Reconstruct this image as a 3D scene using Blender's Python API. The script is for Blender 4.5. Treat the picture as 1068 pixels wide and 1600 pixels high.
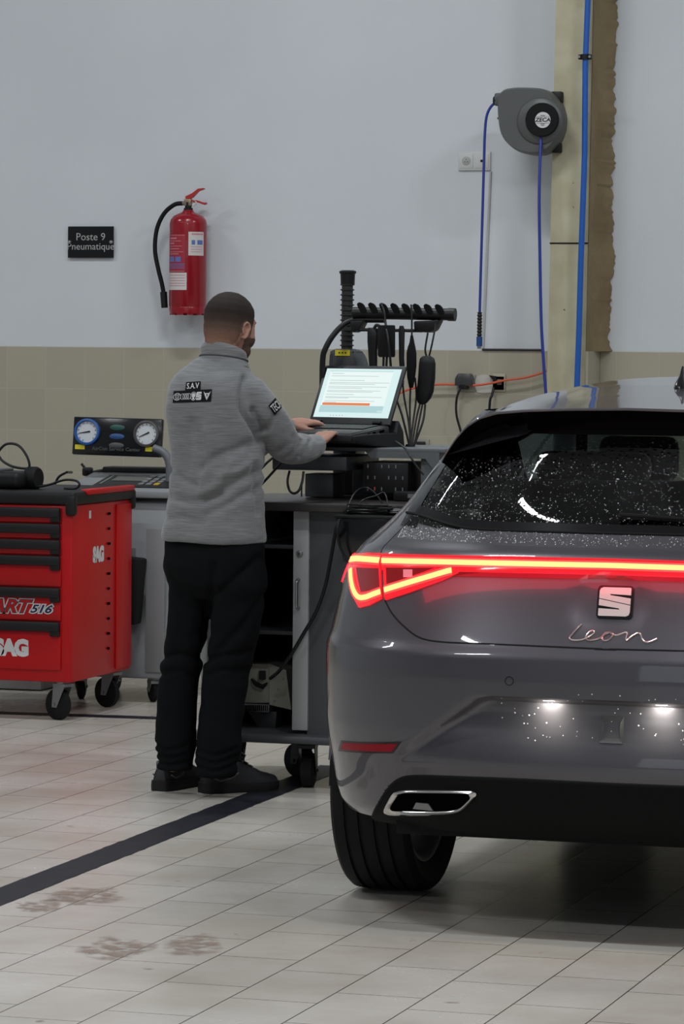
import bpy, bmesh, math, random
from mathutils import Vector, Matrix, noise
from mathutils.bvhtree import BVHTree
random.seed(7)
for o in list(bpy.data.objects): bpy.data.objects.remove(o)
PI = math.pi
SC = bpy.context.scene
COL = SC.collection
# ------------------------------------------------------------------ camera, light, exposure
FPX = 5600.0                 # focal length in pixels of the 1068 x 1600 frame
BETA = math.radians(17.2)    # the camera is turned this far to the left of the wall's normal
PITCH = math.atan(260/FPX)
ROLL = 0.0085
EYE = Vector((0, 0, 1.55))
rt = Vector((math.cos(BETA), math.sin(BETA), 0))
fl = Vector((-math.sin(BETA), math.cos(BETA), 0))
fwd = (fl*math.cos(PITCH) - Vector((0, 0, 1))*math.sin(PITCH)).normalized()
up0 = rt.cross(fwd)
RV = rt*math.cos(ROLL) + up0*math.sin(ROLL)
UV = up0*math.cos(ROLL) - rt*math.sin(ROLL)
cam_data = bpy.data.cameras.new('camera')
cam = bpy.data.objects.new('camera', cam_data)
COL.objects.link(cam)
m = Matrix((RV, UV, -fwd)).transposed().to_4x4(); m.translation = EYE
cam.matrix_world = m
cam_data.sensor_fit = 'VERTICAL'; cam_data.sensor_height = 36; cam_data.lens = FPX/1600*36
cam_data.clip_end = 200
SC.camera = cam
def ray(px, py):
    return (fwd*FPX + RV*(px-534) - UV*(py-800)).normalized()
def at(px, py, Y=None, Z=None, X=None, depth=None):
    d = ray(px, py)
    if Y is not None: t = (Y-EYE.y)/d.y
    elif Z is not None: t = (Z-EYE.z)/d.z
    elif X is not None: t = (X-EYE.x)/d.x
    else: t = depth/d.dot(fl)
    return EYE + d*t
SC.view_settings.view_transform = 'Standard'
SC.view_settings.look = 'None'
SC.view_settings.exposure = 0.22
SC.view_settings.gamma = 1
SC.view_settings.use_curve_mapping = False
w = bpy.data.worlds.new('world'); SC.world = w; w.use_nodes = True
w.node_tree.nodes['Background'].inputs[0].default_value = (0.80, 0.88, 1.0, 1)
w.node_tree.nodes['Background'].inputs[1].default_value = 0.13
def area(name, loc, rot, sx, sy, energy, col=(1, 1, 1)):
    l = bpy.data.lights.new(name, 'AREA'); l.shape = 'RECTANGLE'; l.size = sx; l.size_y = sy
    l.energy = energy; l.color = col
    o = bpy.data.objects.new(name, l); COL.objects.link(o); o.location = loc; o.rotation_euler = rot
    return o
COOL = (0.93, 0.97, 1.0)
LAMPS = [(-9.0, 12.6), (-4.6, 12.6), (-0.2, 12.6), (-9.0, 7.9), (-4.6, 7.9), (-0.2, 7.9), (-6.2, 3.2), (-1.8, 3.2), (4.2, 7.9)]
for i, (x, y) in enumerate(LAMPS):
    area('ceiling_light', (x, y, 5.6), (0, 0, 0), 1.35, 0.15, 52 if x < -8 else 80, COOL)
# daylight from the open workshop gate behind the camera
area('gate_daylight', (-1.5, -5.5, 2.3), (math.radians(90), 0, 0), 7.0, 3.6, 55, (0.85, 0.92, 1.0))
# ------------------------------------------------------------------ helpers
def tag(o, label=None, cat=None, group=None, kind=None):
    if label: o['label'] = label
    if cat: o['category'] = cat
    if group: o['group'] = group
    if kind: o['kind'] = kind
    return o
def empty(name, loc=(0, 0, 0), rz=0, label=None, cat=None, group=None):
    o = bpy.data.objects.new(name, None); COL.objects.link(o)
    o.location = loc; o.rotation_euler = (0, 0, rz); o.empty_display_size = .1
    tag(o, label, cat, group)
    return o
def finish(me, smooth=40):
    if smooth:
        me.polygons.foreach_set('use_smooth', [True]*len(me.polygons))
        me.set_sharp_from_angle(angle=math.radians(smooth))
    me.update()
def link(name, me, mat=None, parent=None, smooth=40):
    if mat is not None and len(me.materials) == 0:
        me.materials.append(mat)
    finish(me, smooth)
    o = bpy.data.objects.new(name, me); COL.objects.link(o)
    if parent is not None: o.parent = parent
    return o
class MB:
    """collects shapes for ONE mesh object"""
    def __init__(s): s.v = []; s.f = []; s.mi = []; s.cur = 0
    def add(s, vs, fs, M=None):
        b = len(s.v)
        s.v += [tuple((M @ Vector(p)) if M else p) for p in vs]
        s.f += [tuple(b+i for i in f) for f in fs]
        s.mi += [s.cur]*len(fs)
        return s
    def bmadd(s, bm, M=None):
        bm.verts.ensure_lookup_table(); bm.verts.index_update()
        s.add([v.co.copy() for v in bm.verts], [[v.index for v in f.verts] for f in bm.faces], M)
        bm.free(); return s
    def box(s, c, size, bev=0, M=None, seg=2, rz=0):
        bm = bmesh.new(); bmesh.ops.create_cube(bm, size=1)
        for v in bm.verts: v.co = Vector((v.co.x*size[0], v.co.y*size[1], v.co.z*size[2]))
        if bev: bmesh.ops.bevel(bm, geom=bm.edges[:], offset=bev, segments=seg, affect='EDGES', profile=.5)
        T = Matrix.Translation(c) @ Matrix.Rotation(rz, 4, 'Z')
        return s.bmadd(bm, (M @ T) if M else T)
    def prism(s, poly, y0, y1, bev=0, M=None, axis='Y', seg=2):
        """poly: (a,b) list in the plane across the axis"""
        bm = bmesh.new()
        def P(a, b, t):
            return {'Y': (a, t, b), 'X': (t, a, b), 'Z': (a, b, t)}[axis]
        A = [bm.verts.new(P(a, b, y0)) for a, b in poly]
        B = [bm.verts.new(P(a, b, y1)) for a, b in poly]
        n = len(poly)
        bm.faces.new(A); bm.faces.new(B[::-1])
        for i in range(n): bm.faces.new((A[i], B[i], B[(i+1) % n], A[(i+1) % n]))
        bmesh.ops.recalc_face_normals(bm, faces=bm.faces[:])
        if bev: bmesh.ops.bevel(bm, geom=bm.edges[:], offset=bev, segments=seg, affect='EDGES', profile=.5)
        return s.bmadd(bm, M)
    def loft(s, rings, closed=True, cap=True, M=None):
        n = len(rings[0]); vs = [p for r in rings for p in r]; fs = []
        for i in range(len(rings)-1):
            for j in range(n if closed else n-1):
                k = (j+1) % n
                fs.append((i*n+j, i*n+k, (i+1)*n+k, (i+1)*n+j))
        if cap:
            fs.append(tuple(range(n))[::-1]); fs.append(tuple((len(rings)-1)*n+j for j in range(n)))
        return s.add(vs, fs, M)
    def tube(s, pts, r, n=10, cap=True, M=None, flat=None):
        pts = [Vector(p) for p in pts]
        rr = r if isinstance(r, (list, tuple)) else [r]*len(pts)
        rings = []; prev = None
        for i, p in enumerate(pts):
            t = (pts[min(i+1, len(pts)-1)]-pts[max(i-1, 0)]).normalized()
            if prev is None:
                a = t.cross(Vector((0, 0, 1)))
                if a.length < 1e-3: a = t.cross(Vector((1, 0, 0)))
                a.normalize()
            else:
                a = prev - t*prev.dot(t)
                if a.length < 1e-6: a = t.orthogonal()
                a.normalize()
            prev = a; b = t.cross(a)
            rings.append([p+(a*math.cos(2*PI*k/n)+b*math.sin(2*PI*k/n)*(flat or 1))*rr[i] for k in range(n)])
        return s.loft(rings, True, cap, M)
    def cyl(s, p0, p1, r, n=24, r1=None, M=None):
        return s.tube([p0, p1], [r, r if r1 is None else r1], n, True, M)
    def lathe(s, prof, o=(0, 0, 0), axis='Z', n=32, M=None, cap=True):
        o = Vector(o); rings = []
        for r, h in prof:
            ring = []
            for k in range(n):
                c, d = r*math.cos(2*PI*k/n), r*math.sin(2*PI*k/n)
                ring.append(o+Vector({'Z': (c, d, h), 'Y': (d, h, c), 'X': (h, c, d)}[axis]))
            rings.append(ring)
        return s.loft(rings, True, cap, M)
    def build(s, name, mat, parent=None, smooth=40, weld=False):
        me = bpy.data.meshes.new(name); me.from_pydata([tuple(v) for v in s.v], [], s.f)
        mats = mat if isinstance(mat, (list, tuple)) else [mat]
        for q in mats: me.materials.append(q)
        if len(mats) > 1: me.polygons.foreach_set('material_index', s.mi)
        bm = bmesh.new(); bm.from_mesh(me)
        if weld: bmesh.ops.remove_doubles(bm, verts=bm.verts, dist=1e-5)
        bmesh.ops.recalc_face_normals(bm, faces=bm.faces[:]); bm.to_mesh(me); bm.free()
        return link(name, me, None, parent, smooth)
def spline(pts, k=8):
    """Catmull-Rom through the points"""
    P = [Vector(p) for p in pts]; out = []
    for i in range(len(P)-1):
        a, b, c, d = P[max(i-1, 0)], P[i], P[i+1], P[min(i+2, len(P)-1)]
        for j in range(k):
            t = j/k
            out.append(.5*((2*b)+(c-a)*t+(2*a-5*b+4*c-d)*t*t+(3*b-a-3*c+d)*t**3))
    out.append(P[-1]); return out
def lerp_tab(tab, x):
    if x <= tab[0][0]: return tab[0][1:]
    for a, b in zip(tab, tab[1:]):
        if x <= b[0]:
            t = (x-a[0])/(b[0]-a[0])
            return tuple(p+(q-p)*t for p, q in zip(a[1:], b[1:]))
    return tab[-1][1:]
def sstep(a, b, x):
    t = max(0, min(1, (x-a)/(b-a))); return t*t*(3-2*t)
def drape(poly, fmap, step, thick=0.0, nstep=None):
    """polygon (list of 2-tuples) cut on a grid and mapped: fmap(a, b, t) -> 3D, t = height above the surface"""
    bm = bmesh.new()
    f = bm.faces.new([bm.verts.new((a, b, 0)) for a, b in poly])
    xs = [p[0] for p in poly]; ys = [p[1] for p in poly]
    for ax, lo, hi in ((0, min(xs), max(xs)), (1, min(ys), max(ys))):
        n = int((hi-lo)/step)
        for i in range(1, n+1):
            co = [0, 0, 0]; co[ax] = lo+(hi-lo)*i/(n+1); no = [0, 0, 0]; no[ax] = 1
            bmesh.ops.bisect_plane(bm, geom=bm.verts[:]+bm.edges[:]+bm.faces[:], plane_co=co, plane_no=no)
    bmesh.ops.triangulate(bm, faces=[f for f in bm.faces if len(f.verts) > 4])
    bm.verts.ensure_lookup_table(); bm.verts.index_update()
    vs = [v.co.copy() for v in bm.verts]; n = len(vs)
    fs = [[v.index for v in f.verts] for f in bm.faces]
    be = []
    for e in bm.edges:
        if len(e.link_faces) == 1:
            f = e.link_faces[0]; ids = [v.index for v in f.verts]
            a, b = e.verts[0].index, e.verts[1].index
            if ids[(ids.index(a)+1) % len(ids)] != b: a, b = b, a
            be.append((a, b))
    bm.free()
    V = [fmap(v.x, v.y, thick) for v in vs]
    if thick:
        V += [fmap(v.x, v.y, 0.0) for v in vs]
        fs = fs+[[i+n for i in f][::-1] for f in fs]+[[b, a, a+n, b+n] for a, b in be]
    return V, fs
def ribbon2(pts, wd):
    """flat closed polygon around a 2D polyline"""
    L = []; R = []
    for i, p in enumerate(pts):
        a = Vector(pts[max(i-1, 0)]); b = Vector(pts[min(i+1, len(pts)-1)])
        t = (b-a).normalized(); nn = Vector((-t.y, t.x))*wd/2
        L.append(tuple(Vector(p)+nn)); R.append(tuple(Vector(p)-nn))
    return L+R[::-1]
_font_cache = {}
def text_mesh(txt, size, depth=0.0, shear=0.0, bold=0.0, sx=1.0, align='CENTER', space=1.0):
    cu = bpy.data.curves.new('t', 'FONT'); cu.body = txt; cu.size = size; cu.extrude = depth/2; cu.shear = shear
    cu.offset = bold; cu.align_x = align; cu.align_y = 'CENTER'; cu.space_character = space
    cu.resolution_u = 3
    ob = bpy.data.objects.new('t', cu); COL.objects.link(ob)
    bpy.context.view_layer.update()
    me = bpy.data.meshes.new_from_object(ob.evaluated_get(bpy.context.evaluated_depsgraph_get()))
    vs = [Vector((v.co.x*sx, v.co.y, v.co.z)) for v in me.vertices]; fs = [tuple(p.vertices) for p in me.polygons]
    bpy.data.objects.remove(ob); bpy.data.curves.remove(cu); bpy.data.meshes.remove(me)
    return vs, fs
# facing the viewer along -Y: text (x, y) -> (x, -depth, y)
FACE = Matrix(((1, 0, 0, 0), (0, 0, -1, 0), (0, 1, 0, 0), (0, 0, 0, 1)))
# ------------------------------------------------------------------ materials
def mat(name, col, rough=.5, metal=0, coat=0, spec=.5, bump=None, emit=None, estr=0, var=None, sheen=0, croughness=.05):
    m = bpy.data.materials.new(name); m.use_nodes = True
    nt = m.node_tree; b = nt.nodes['Principled BSDF']
    b.inputs['Base Color'].default_value = (*col, 1); b.inputs['Roughness'].default_value = rough
    b.inputs['Metallic'].default_value = metal; b.inputs['Coat Weight'].default_value = coat
    b.inputs['Coat Roughness'].default_value = croughness
    b.inputs['Specular IOR Level'].default_value = spec
    if sheen: b.inputs['Sheen Weight'].default_value = sheen
    if emit: b.inputs['Emission Color'].default_value = (*emit, 1); b.inputs['Emission Strength'].default_value = estr
    tc = nt.nodes.new('ShaderNodeTexCoord')
    if bump:
        n = nt.nodes.new('ShaderNodeTexNoise'); n.inputs['Scale'].default_value = bump[0]; n.inputs['Detail'].default_value = 4
        bp = nt.nodes.new('ShaderNodeBump'); bp.inputs['Strength'].default_value = bump[1]; bp.inputs['Distance'].default_value = bump[2] if len(bump) > 2 else .002
        nt.links.new(tc.outputs['Object'], n.inputs['Vector']); nt.links.new(n.outputs['Fac'], bp.inputs['Height'])
        nt.links.new(bp.outputs['Normal'], b.inputs['Normal'])
    if var:
        n = nt.nodes.new('ShaderNodeTexNoise'); n.inputs['Scale'].default_value = var[0]; n.inputs['Detail'].default_value = 5
        r = nt.nodes.new('ShaderNodeValToRGB'); r.color_ramp.elements[0].position = .35; r.color_ramp.elements[1].position = .68
        r.color_ramp.elements[0].color = (*var[1], 1); r.color_ramp.elements[1].color = (*col, 1)
        nt.links.new(tc.outputs['Object'], n.inputs['Vector']); nt.links.new(n.outputs['Fac'], r.inputs['Fac'])
        nt.links.new(r.outputs['Color'], b.inputs['Base Color'])
    return m
def N(nt, t, **kw):
    n = nt.nodes.new(t)
    for k, v in kw.items():
        if isinstance(k, str) and k in n.inputs: n.inputs[k].default_value = v
        else: setattr(n, k, v)
    return n
def glass(name, tint, rough=0.0, drops=False, ior=1.5):
    m = bpy.data.materials.new(name); m.use_nodes = True; nt = m.node_tree
    nt.nodes.clear(); o = N(nt, 'ShaderNodeOutputMaterial'); t = N(nt, 'ShaderNodeBsdfTransparent'); t.inputs[0].default_value = (*tint, 1)
    g = N(nt, 'ShaderNodeBsdfGlossy'); g.inputs['Roughness'].default_value = rough; fr = N(nt, 'ShaderNodeFresnel'); fr.inputs[0].default_value = ior
    mx = N(nt, 'ShaderNodeMixShader')
    nt.links.new(fr.outputs[0], mx.inputs[0]); nt.links.new(t.outputs[0], mx.inputs[1]); nt.links.new(g.outputs[0], mx.inputs[2])
    nt.links.new(mx.outputs[0], o.inputs[0])
    if drops:
        tc = N(nt, 'ShaderNodeTexCoord'); v = N(nt, 'ShaderNodeTexVoronoi'); v.inputs['Scale'].default_value = 95
        r = N(nt, 'ShaderNodeValToRGB'); r.color_ramp.elements[0].position = .0; r.color_ramp.elements[1].position = .38
        r.color_ramp.elements[0].color = (1, 1, 1, 1); r.color_ramp.elements[1].color = (0, 0, 0, 1)
        bp = N(nt, 'ShaderNodeBump'); bp.inputs['Strength'].default_value = .55; bp.inputs['Distance'].default_value = .002
        nt.links.new(tc.outputs['Object'], v.inputs['Vector']); nt.links.new(v.outputs['Distance'], r.inputs[0]); nt.links.new(r.outputs[0], bp.inputs['Height'])
        nt.links.new(bp.outputs[0], g.inputs['Normal']); nt.links.new(bp.outputs[0], fr.inputs['Normal'])
    return m
M = {}
M['black'] = mat('black_plastic', (.008, .008, .0085), .45, spec=.3)
M['blackgloss'] = mat('black_gloss', (.008, .008, .009), .18)
M['blackmatt'] = mat('black_matt', (.009, .009, .0095), .8, spec=.2)
M['rubber'] = mat('rubber', (.008, .008, .0085), .65, bump=(60, .3), spec=.2)
M['cable'] = mat('cable_black', (.008, .008, .009), .4, spec=.35)
M['steel'] = mat('steel', (.42, .42, .43), .32, 1)
M['zinc'] = mat('zinc', (.25, .25, .26), .5, .8)
M['chrome'] = mat('chrome', (.62, .6, .58), .16, 1)
M['darkmetal'] = mat('dark_grey_metal', (.028, .030, .034), .45, bump=(300, .15))
M['greypaint'] = mat('grey_paint', (.14, .15, .165), .45, var=(3, (.12, .128, .14)))
M['white'] = mat('white_plastic', (.60, .61, .60), .4)
M['whiteprint'] = mat('white_print', (.62, .62, .62), .5)
M['yellow'] = mat('yellow_label', (.72, .62, .02), .5)
# ------------------------------------------------------------------ the room
YW = 16.05; X_L, X_R = -13.0, 7.0; H_TILE = at(400, 544.3, Y=YW).z
def mat_wall():
    m = bpy.data.materials.new('painted_wall'); m.use_nodes = True; nt = m.node_tree; b = nt.nodes['Principled BSDF']
    b.inputs['Roughness'].default_value = .75
    tc = N(nt, 'ShaderNodeTexCoord'); n = N(nt, 'ShaderNodeTexNoise'); n.inputs['Scale'].default_value = 1.3; n.inputs['Detail'].default_value = 6
    r = N(nt, 'ShaderNodeValToRGB'); r.color_ramp.elements[0].position = .3; r.color_ramp.elements[0].color = (.575, .605, .635, 1)
    r.color_ramp.elements[1].position = .7; r.color_ramp.elements[1].color = (.62, .65, .68, 1)
    n2 = N(nt, 'ShaderNodeTexNoise'); n2.inputs['Scale'].default_value = 90; bp = N(nt, 'ShaderNodeBump'); bp.inputs['Strength'].default_value = .12; bp.inputs['Distance'].default_value = .003
    L = nt.links.new
    L(tc.outputs['Object'], n.inputs['Vector']); L(n.outputs['Fac'], r.inputs[0]); L(r.outputs[0], b.inputs['Base Color'])
    L(tc.outputs['Object'], n2.inputs['Vector']); L(n2.outputs['Fac'], bp.inputs['Height']); L(bp.outputs[0], b.inputs['Normal'])
    return m
def mat_walltile():
    m = bpy.data.materials.new('beige_wall_tile'); m.use_nodes = True; nt = m.node_tree; b = nt.nodes['Principled BSDF']
    b.inputs['Roughness'].default_value = .32
    tc = N(nt, 'ShaderNodeTexCoord'); mp = N(nt, 'ShaderNodeMapping'); L = nt.links.new
    mp.inputs['Rotation'].default_value = (PI/2, 0, 0)
    br = N(nt, 'ShaderNodeTexBrick'); br.offset = 0; br.squash = 1
    br.inputs['Color1'].default_value = (.40, .368, .285, 1); br.inputs['Color2'].default_value = (.38, .352, .274, 1)
    br.inputs['Mortar'].default_value = (.43, .40, .325, 1); br.inputs['Scale'].default_value = 1
    br.inputs['Mortar Size'].default_value = .0022; br.inputs['Brick Width'].default_value = .2; br.inputs['Row Height'].default_value = .2
    L(tc.outputs['Object'], mp.inputs['Vector']); L(mp.outputs[0], br.inputs['Vector']); L(br.outputs['Color'], b.inputs['Base Color'])
    bp = N(nt, 'ShaderNodeBump'); bp.invert = True; bp.inputs['Strength'].default_value = .4; bp.inputs['Distance'].default_value = .002
    L(br.outputs['Fac'], bp.inputs['Height']); L(bp.outputs[0], b.inputs['Normal'])
    return m
def mat_floor():
    m = bpy.data.materials.new('floor_tile'); m.use_nodes = True; nt = m.node_tree; b = nt.nodes['Principled BSDF']; L = nt.links.new
    tc = N(nt, 'ShaderNodeTexCoord')
    mp = N(nt, 'ShaderNodeMapping'); mp.inputs['Rotation'].default_value = (0, 0, PI/2); mp.inputs['Location'].default_value = (0, FLOOR_OFF, 0)
    br = N(nt, 'ShaderNodeTexBrick'); br.offset = .37; br.offset_frequency = 2; br.squash = 1
    br.inputs['Color1'].default_value = (.56, .53, .488, 1); br.inputs['Color2'].default_value = (.525, .495, .455, 1)
    br.inputs['Mortar'].default_value = (.10, .09, .08, 1); br.inputs['Scale'].default_value = 1
    br.inputs['Mortar Size'].default_value = .0022; br.inputs['Mortar Smooth'].default_value = .2
    br.inputs['Brick Width'].default_value = .4; br.inputs['Row Height'].default_value = FLOOR_ROW
    L(tc.outputs['Object'], mp.inputs[0]); L(mp.outputs[0], br.inputs['Vector'])
    # old stains and wheel dirt
    n = N(nt, 'ShaderNodeTexNoise'); n.inputs['Scale'].default_value = 1.6; n.inputs['Detail'].default_value = 7; n.inputs['Roughness'].default_value = .62
    r = N(nt, 'ShaderNodeValToRGB'); r.color_ramp.elements[0].position = .38; r.color_ramp.elements[0].color = (.86, .84, .80, 1)
    r.color_ramp.elements[1].position = .62; r.color_ramp.elements[1].color = (1, 1, 1, 1)
    L(tc.outputs['Object'], n.inputs[0]); L(n.outputs['Fac'], r.inputs[0])
    mx = N(nt, 'ShaderNodeMix', data_type='RGBA', blend_type='MULTIPLY'); mx.inputs[0].default_value = 1
    L(br.outputs['Color'], mx.inputs[6]); L(r.outputs[0], mx.inputs[7])
    n3 = N(nt, 'ShaderNodeTexNoise'); n3.inputs['Scale'].default_value = 11; n3.inputs['Detail'].default_value = 5
    r3 = N(nt, 'ShaderNodeValToRGB'); r3.color_ramp.elements[0].position = .69; r3.color_ramp.elements[0].color = (1, 1, 1, 1)
    r3.color_ramp.elements[1].position = .76; r3.color_ramp.elements[1].color = (.55, .5, .45, 1)
    L(tc.outputs['Object'], n3.inputs[0]); L(n3.outputs['Fac'], r3.inputs[0])
    mx2 = N(nt, 'ShaderNodeMix', data_type='RGBA', blend_type='MULTIPLY'); mx2.inputs[0].default_value = 1
    L(mx.outputs[2], mx2.inputs[6]); L(r3.outputs[0], mx2.inputs[7]); L(mx2.outputs[2], b.inputs['Base Color'])
    # worn glaze: uneven gloss
    rr = N(nt, 'ShaderNodeMapRange'); rr.inputs[3].default_value = .16; rr.inputs[4].default_value = .34
    L(n.outputs['Fac'], rr.inputs[0]); L(rr.outputs[0], b.inputs['Roughness'])
    bp = N(nt, 'ShaderNodeBump'); bp.invert = True; bp.inputs['Strength'].default_value = .35; bp.inputs['Distance'].default_value = .0015
    L(br.outputs['Fac'], bp.inputs['Height']); L(bp.outputs[0], b.inputs['Normal'])
    return m
# joints between tile rows run towards +Y: their spacing and one known joint, read off the floor
FLOOR_ROW = .2; FLOOR_OFF = 0.0
M['wall'] = mat_wall(); M['walltile'] = mat_walltile()
j = [at(x, 1600, Z=0).x for x in (439, 599, 754, 914)]
FLOOR_ROW = (j[3]-j[0])/3
FLOOR_OFF = -(j[0] % FLOOR_ROW)
M['floor'] = mat_floor()
def S(name, mb, mt, **k):
    o = mb.build(name, mt, **k); o['kind'] = 'structure'; return o
S('floor', MB().box((-3, 5, -.05), (20, 24, .1)), M['floor'], smooth=0)
wl = S('wall_back', MB().box(((X_L+X_R)/2, YW+.1, 3), (X_R-X_L, .2, 6)), M['wall'], smooth=0)
# glazed tile dado, an inner face of the wall; joints start from its top edge
TD = .012
xj = at(132, 640, Y=YW-TD).x
def dado(x0, x1):
    mb = MB().box(((x0+x1)/2, YW-TD/2, H_TILE/2), (x1-x0, TD, H_TILE), bev=.002, seg=1)
    o = mb.build('trim_1', M['walltile'], smooth=0); o['kind'] = 'structure'
    off = Vector((xj, 0, H_TILE))
    o.data.transform(Matrix.Translation(-off)); o.location = off
    return o
S('ceiling', MB().box((-3, 5, 6.1), (20, 24, .2)), mat('ceiling_white', (.5, .52, .54), .9), smooth=0)
S('wall_left', MB().box((X_L-.1, 5, 3), (.2, 24, 6)), M['wall'], smooth=0)
S('wall_right', MB().box((X_R+.1, 5, 3), (.2, 24, 6)), M['wall'], smooth=0)
# pillar: painted steel face, bare plaster on its right side
PB = .25                                  # how far it stands out of the wall
yp = YW-PB
pl0 = at(855, 560, Y=yp); pl1 = at(914, 560, Y=yp); pt0 = at(868, 0, Y=yp); pt1 = at(926, 0, Y=yp)
zt = 6.0
def ext(a, b, z):
    t = (z-a.z)/(b.z-a.z); return a.x+(b.x-a.x)*t
M['pillar'] = mat('cream_pillar_paint', (.50, .47, .33), .55, bump=(12, .3, .004), var=(9, (.42, .385, .25)))
nt = M['pillar'].node_tree; bs = nt.nodes['Principled BSDF']; tc = N(nt, 'ShaderNodeTexCoord')
n = N(nt, 'ShaderNodeTexNoise'); n.inputs['Scale'].default_value = 30; n.inputs['Detail'].default_value = 3
r = N(nt, 'ShaderNodeValToRGB'); r.color_ramp.elements[0].position = .70; r.color_ramp.elements[0].color = (1, 1, 1, 1); r.color_ramp.elements[1].position = .74; r.color_ramp.elements[1].color = (.25, .17, .1, 1)
mx = N(nt, 'ShaderNodeMix', data_type='RGBA', blend_type='MULTIPLY'); mx.inputs[0].default_value = 1
old = bs.inputs['Base Color'].links[0].from_socket
nt.links.new(tc.outputs['Object'], n.inputs[0]); nt.links.new(n.outputs['Fac'], r.inputs[0]); nt.links.new(old, mx.inputs[6]); nt.links.new(r.outputs[0], mx.inputs[7]); nt.links.new(mx.outputs[2], bs.inputs['Base Color'])
M['plaster'] = mat('bare_plaster', (.27, .205, .11), .9, bump=(25, .8, .01), var=(4.5, (.20, .145, .075)))
mb = MB()
xa0, xa1 = ext(pl0, pt0, 0), ext(pl0, pt0, zt); xb0, xb1 = ext(pl1, pt1, 0), ext(pl1, pt1, zt)
mb.add([(xa0, yp, 0), (xb0, yp, 0), (xb1, yp, zt), (xa1, yp, zt), (xa0, YW-.001, 0), (xb0, YW-.001, 0), (xb1, YW-.001, zt), (xa1, YW-.001, zt)],
       [(0, 1, 2, 3), (0, 3, 7, 4), (4, 7, 6, 5), (0, 4, 5, 1), (3, 2, 6, 7)])
pil = S('trim_2', mb, M['pillar'], smooth=0)
S('trim_3', MB().box(((ext(pl0, pt0, 1.95)+ext(pl1, pt1, 1.95))/2, yp-.001, at(880, 380, Y=yp).z), (.178, .004, .006)), M['blackmatt'], smooth=0)
# plastered side with a ragged edge lapping onto the wall
mb = MB(); rings = []
for i in range(401):
    z = H_TILE + (zt-H_TILE)*i/400
    xb = ext(pl1, pt1, z)
    rg = .01+.03*(noise.noise(Vector((0, 0, z*2.3)))+1) + .025*noise.noise(Vector((3, 0, z*9)))+.016*noise.noise(Vector((3, 0, z*31)))+.010*noise.noise(Vector((3, 0, z*80)))
    rings.append([(xb-.02, yp+.004, z), (xb+.004, yp+.002, z), (xb+.010, YW-.14, z), (xb+.016+max(rg, .004), YW-.004, z), (xb-.02, YW-.001, z)])
mb.loft(rings)
S('trim_4', mb, M['plaster'], smooth=30)
# tiled foot of the pillar's side and the dado left and right of it
xr = ext(pl1, pt1, H_TILE)
dado(X_L, ext(pl0, pt0, 0)-.002); dado(xr+.012, X_R)
mb = MB().box((xr+.006, (yp+YW)/2, H_TILE/2), (.012, PB, H_TILE))
o = mb.build('trim_5', M['walltile'], smooth=0); o['kind'] = 'structure'
# black floor lines
M['tape'] = mat('black_floor_paint', (.010, .011, .016), .5, var=(14, (.018, .018, .025)), spec=.2)
def floor_strip(name, pts, w, label):
    mb = MB(); L = []; R = []
    for i, p in enumerate(pts):
        d = (pts[-1]-pts[0]).normalized(); nn = Vector((-d.y, d.x, 0))
        k = w/2*(1+.10*noise.noise(Vector((i*1.3, 0, 0)))); k2 = w/2*(1+.10*noise.noise(Vector((i*1.7, 5, 0))))
        L.append(p+nn*k); R.append(p-nn*k2)
    n = len(pts)
    mb.add([v+Vector((0, 0, .0015)) for v in L+R], [(i, i+1, n+i+1, n+i) for i in range(n-1)])
    o = mb.build(name, M['tape'], smooth=0); tag(o, label, 'floor marking'); return o
a = at(-420, 1565, Z=0); b = at(525, 1197, Z=0); dd = (b-a)
floor_strip('floor_line', [a+dd*(i/120) for i in range(121)], .125, 'black painted line running diagonally across the pale tiles past the shoes')
a = at(-300, 1104, Z=0); b = at(300, 1124, Z=0); dd = (b-a)
floor_strip('floor_line', [a+dd*(i/40) for i in range(41)], .10, 'thin black line on the floor behind the front wheel of the red trolley')
# brown dried puddles and footprints
def mat_mud():
    m = mat('dried_mud', (.27, .20, .16), .6); nt = m.node_tree; b = nt.nodes['Principled BSDF']; L = nt.links.new
    tc = N(nt, 'ShaderNodeTexCoord'); n = N(nt, 'ShaderNodeTexNoise'); n.inputs['Scale'].default_value = 22; n.inputs['Detail'].default_value = 6
    r = N(nt, 'ShaderNodeValToRGB'); r.color_ramp.elements[0].position = .36; r.color_ramp.elements[0].color = (0, 0, 0, 1); r.color_ramp.elements[1].position = .6; r.color_ramp.elements[1].color = (.75, .75, .75, 1)
    at_ = N(nt, 'ShaderNodeAttribute'); at_.attribute_name = 'edge'
    mu = N(nt, 'ShaderNodeMath'); mu.operation = 'MULTIPLY'
    L(tc.outputs['Object'], n.inputs[0]); L(n.outputs['Fac'], r.inputs[0]); L(r.outputs[0], mu.inputs[0]); L(at_.outputs['Fac'], mu.inputs[1]); L(mu.outputs[0], b.inputs['Alpha'])
    return m
M['mud'] = mat_mud()
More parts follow.
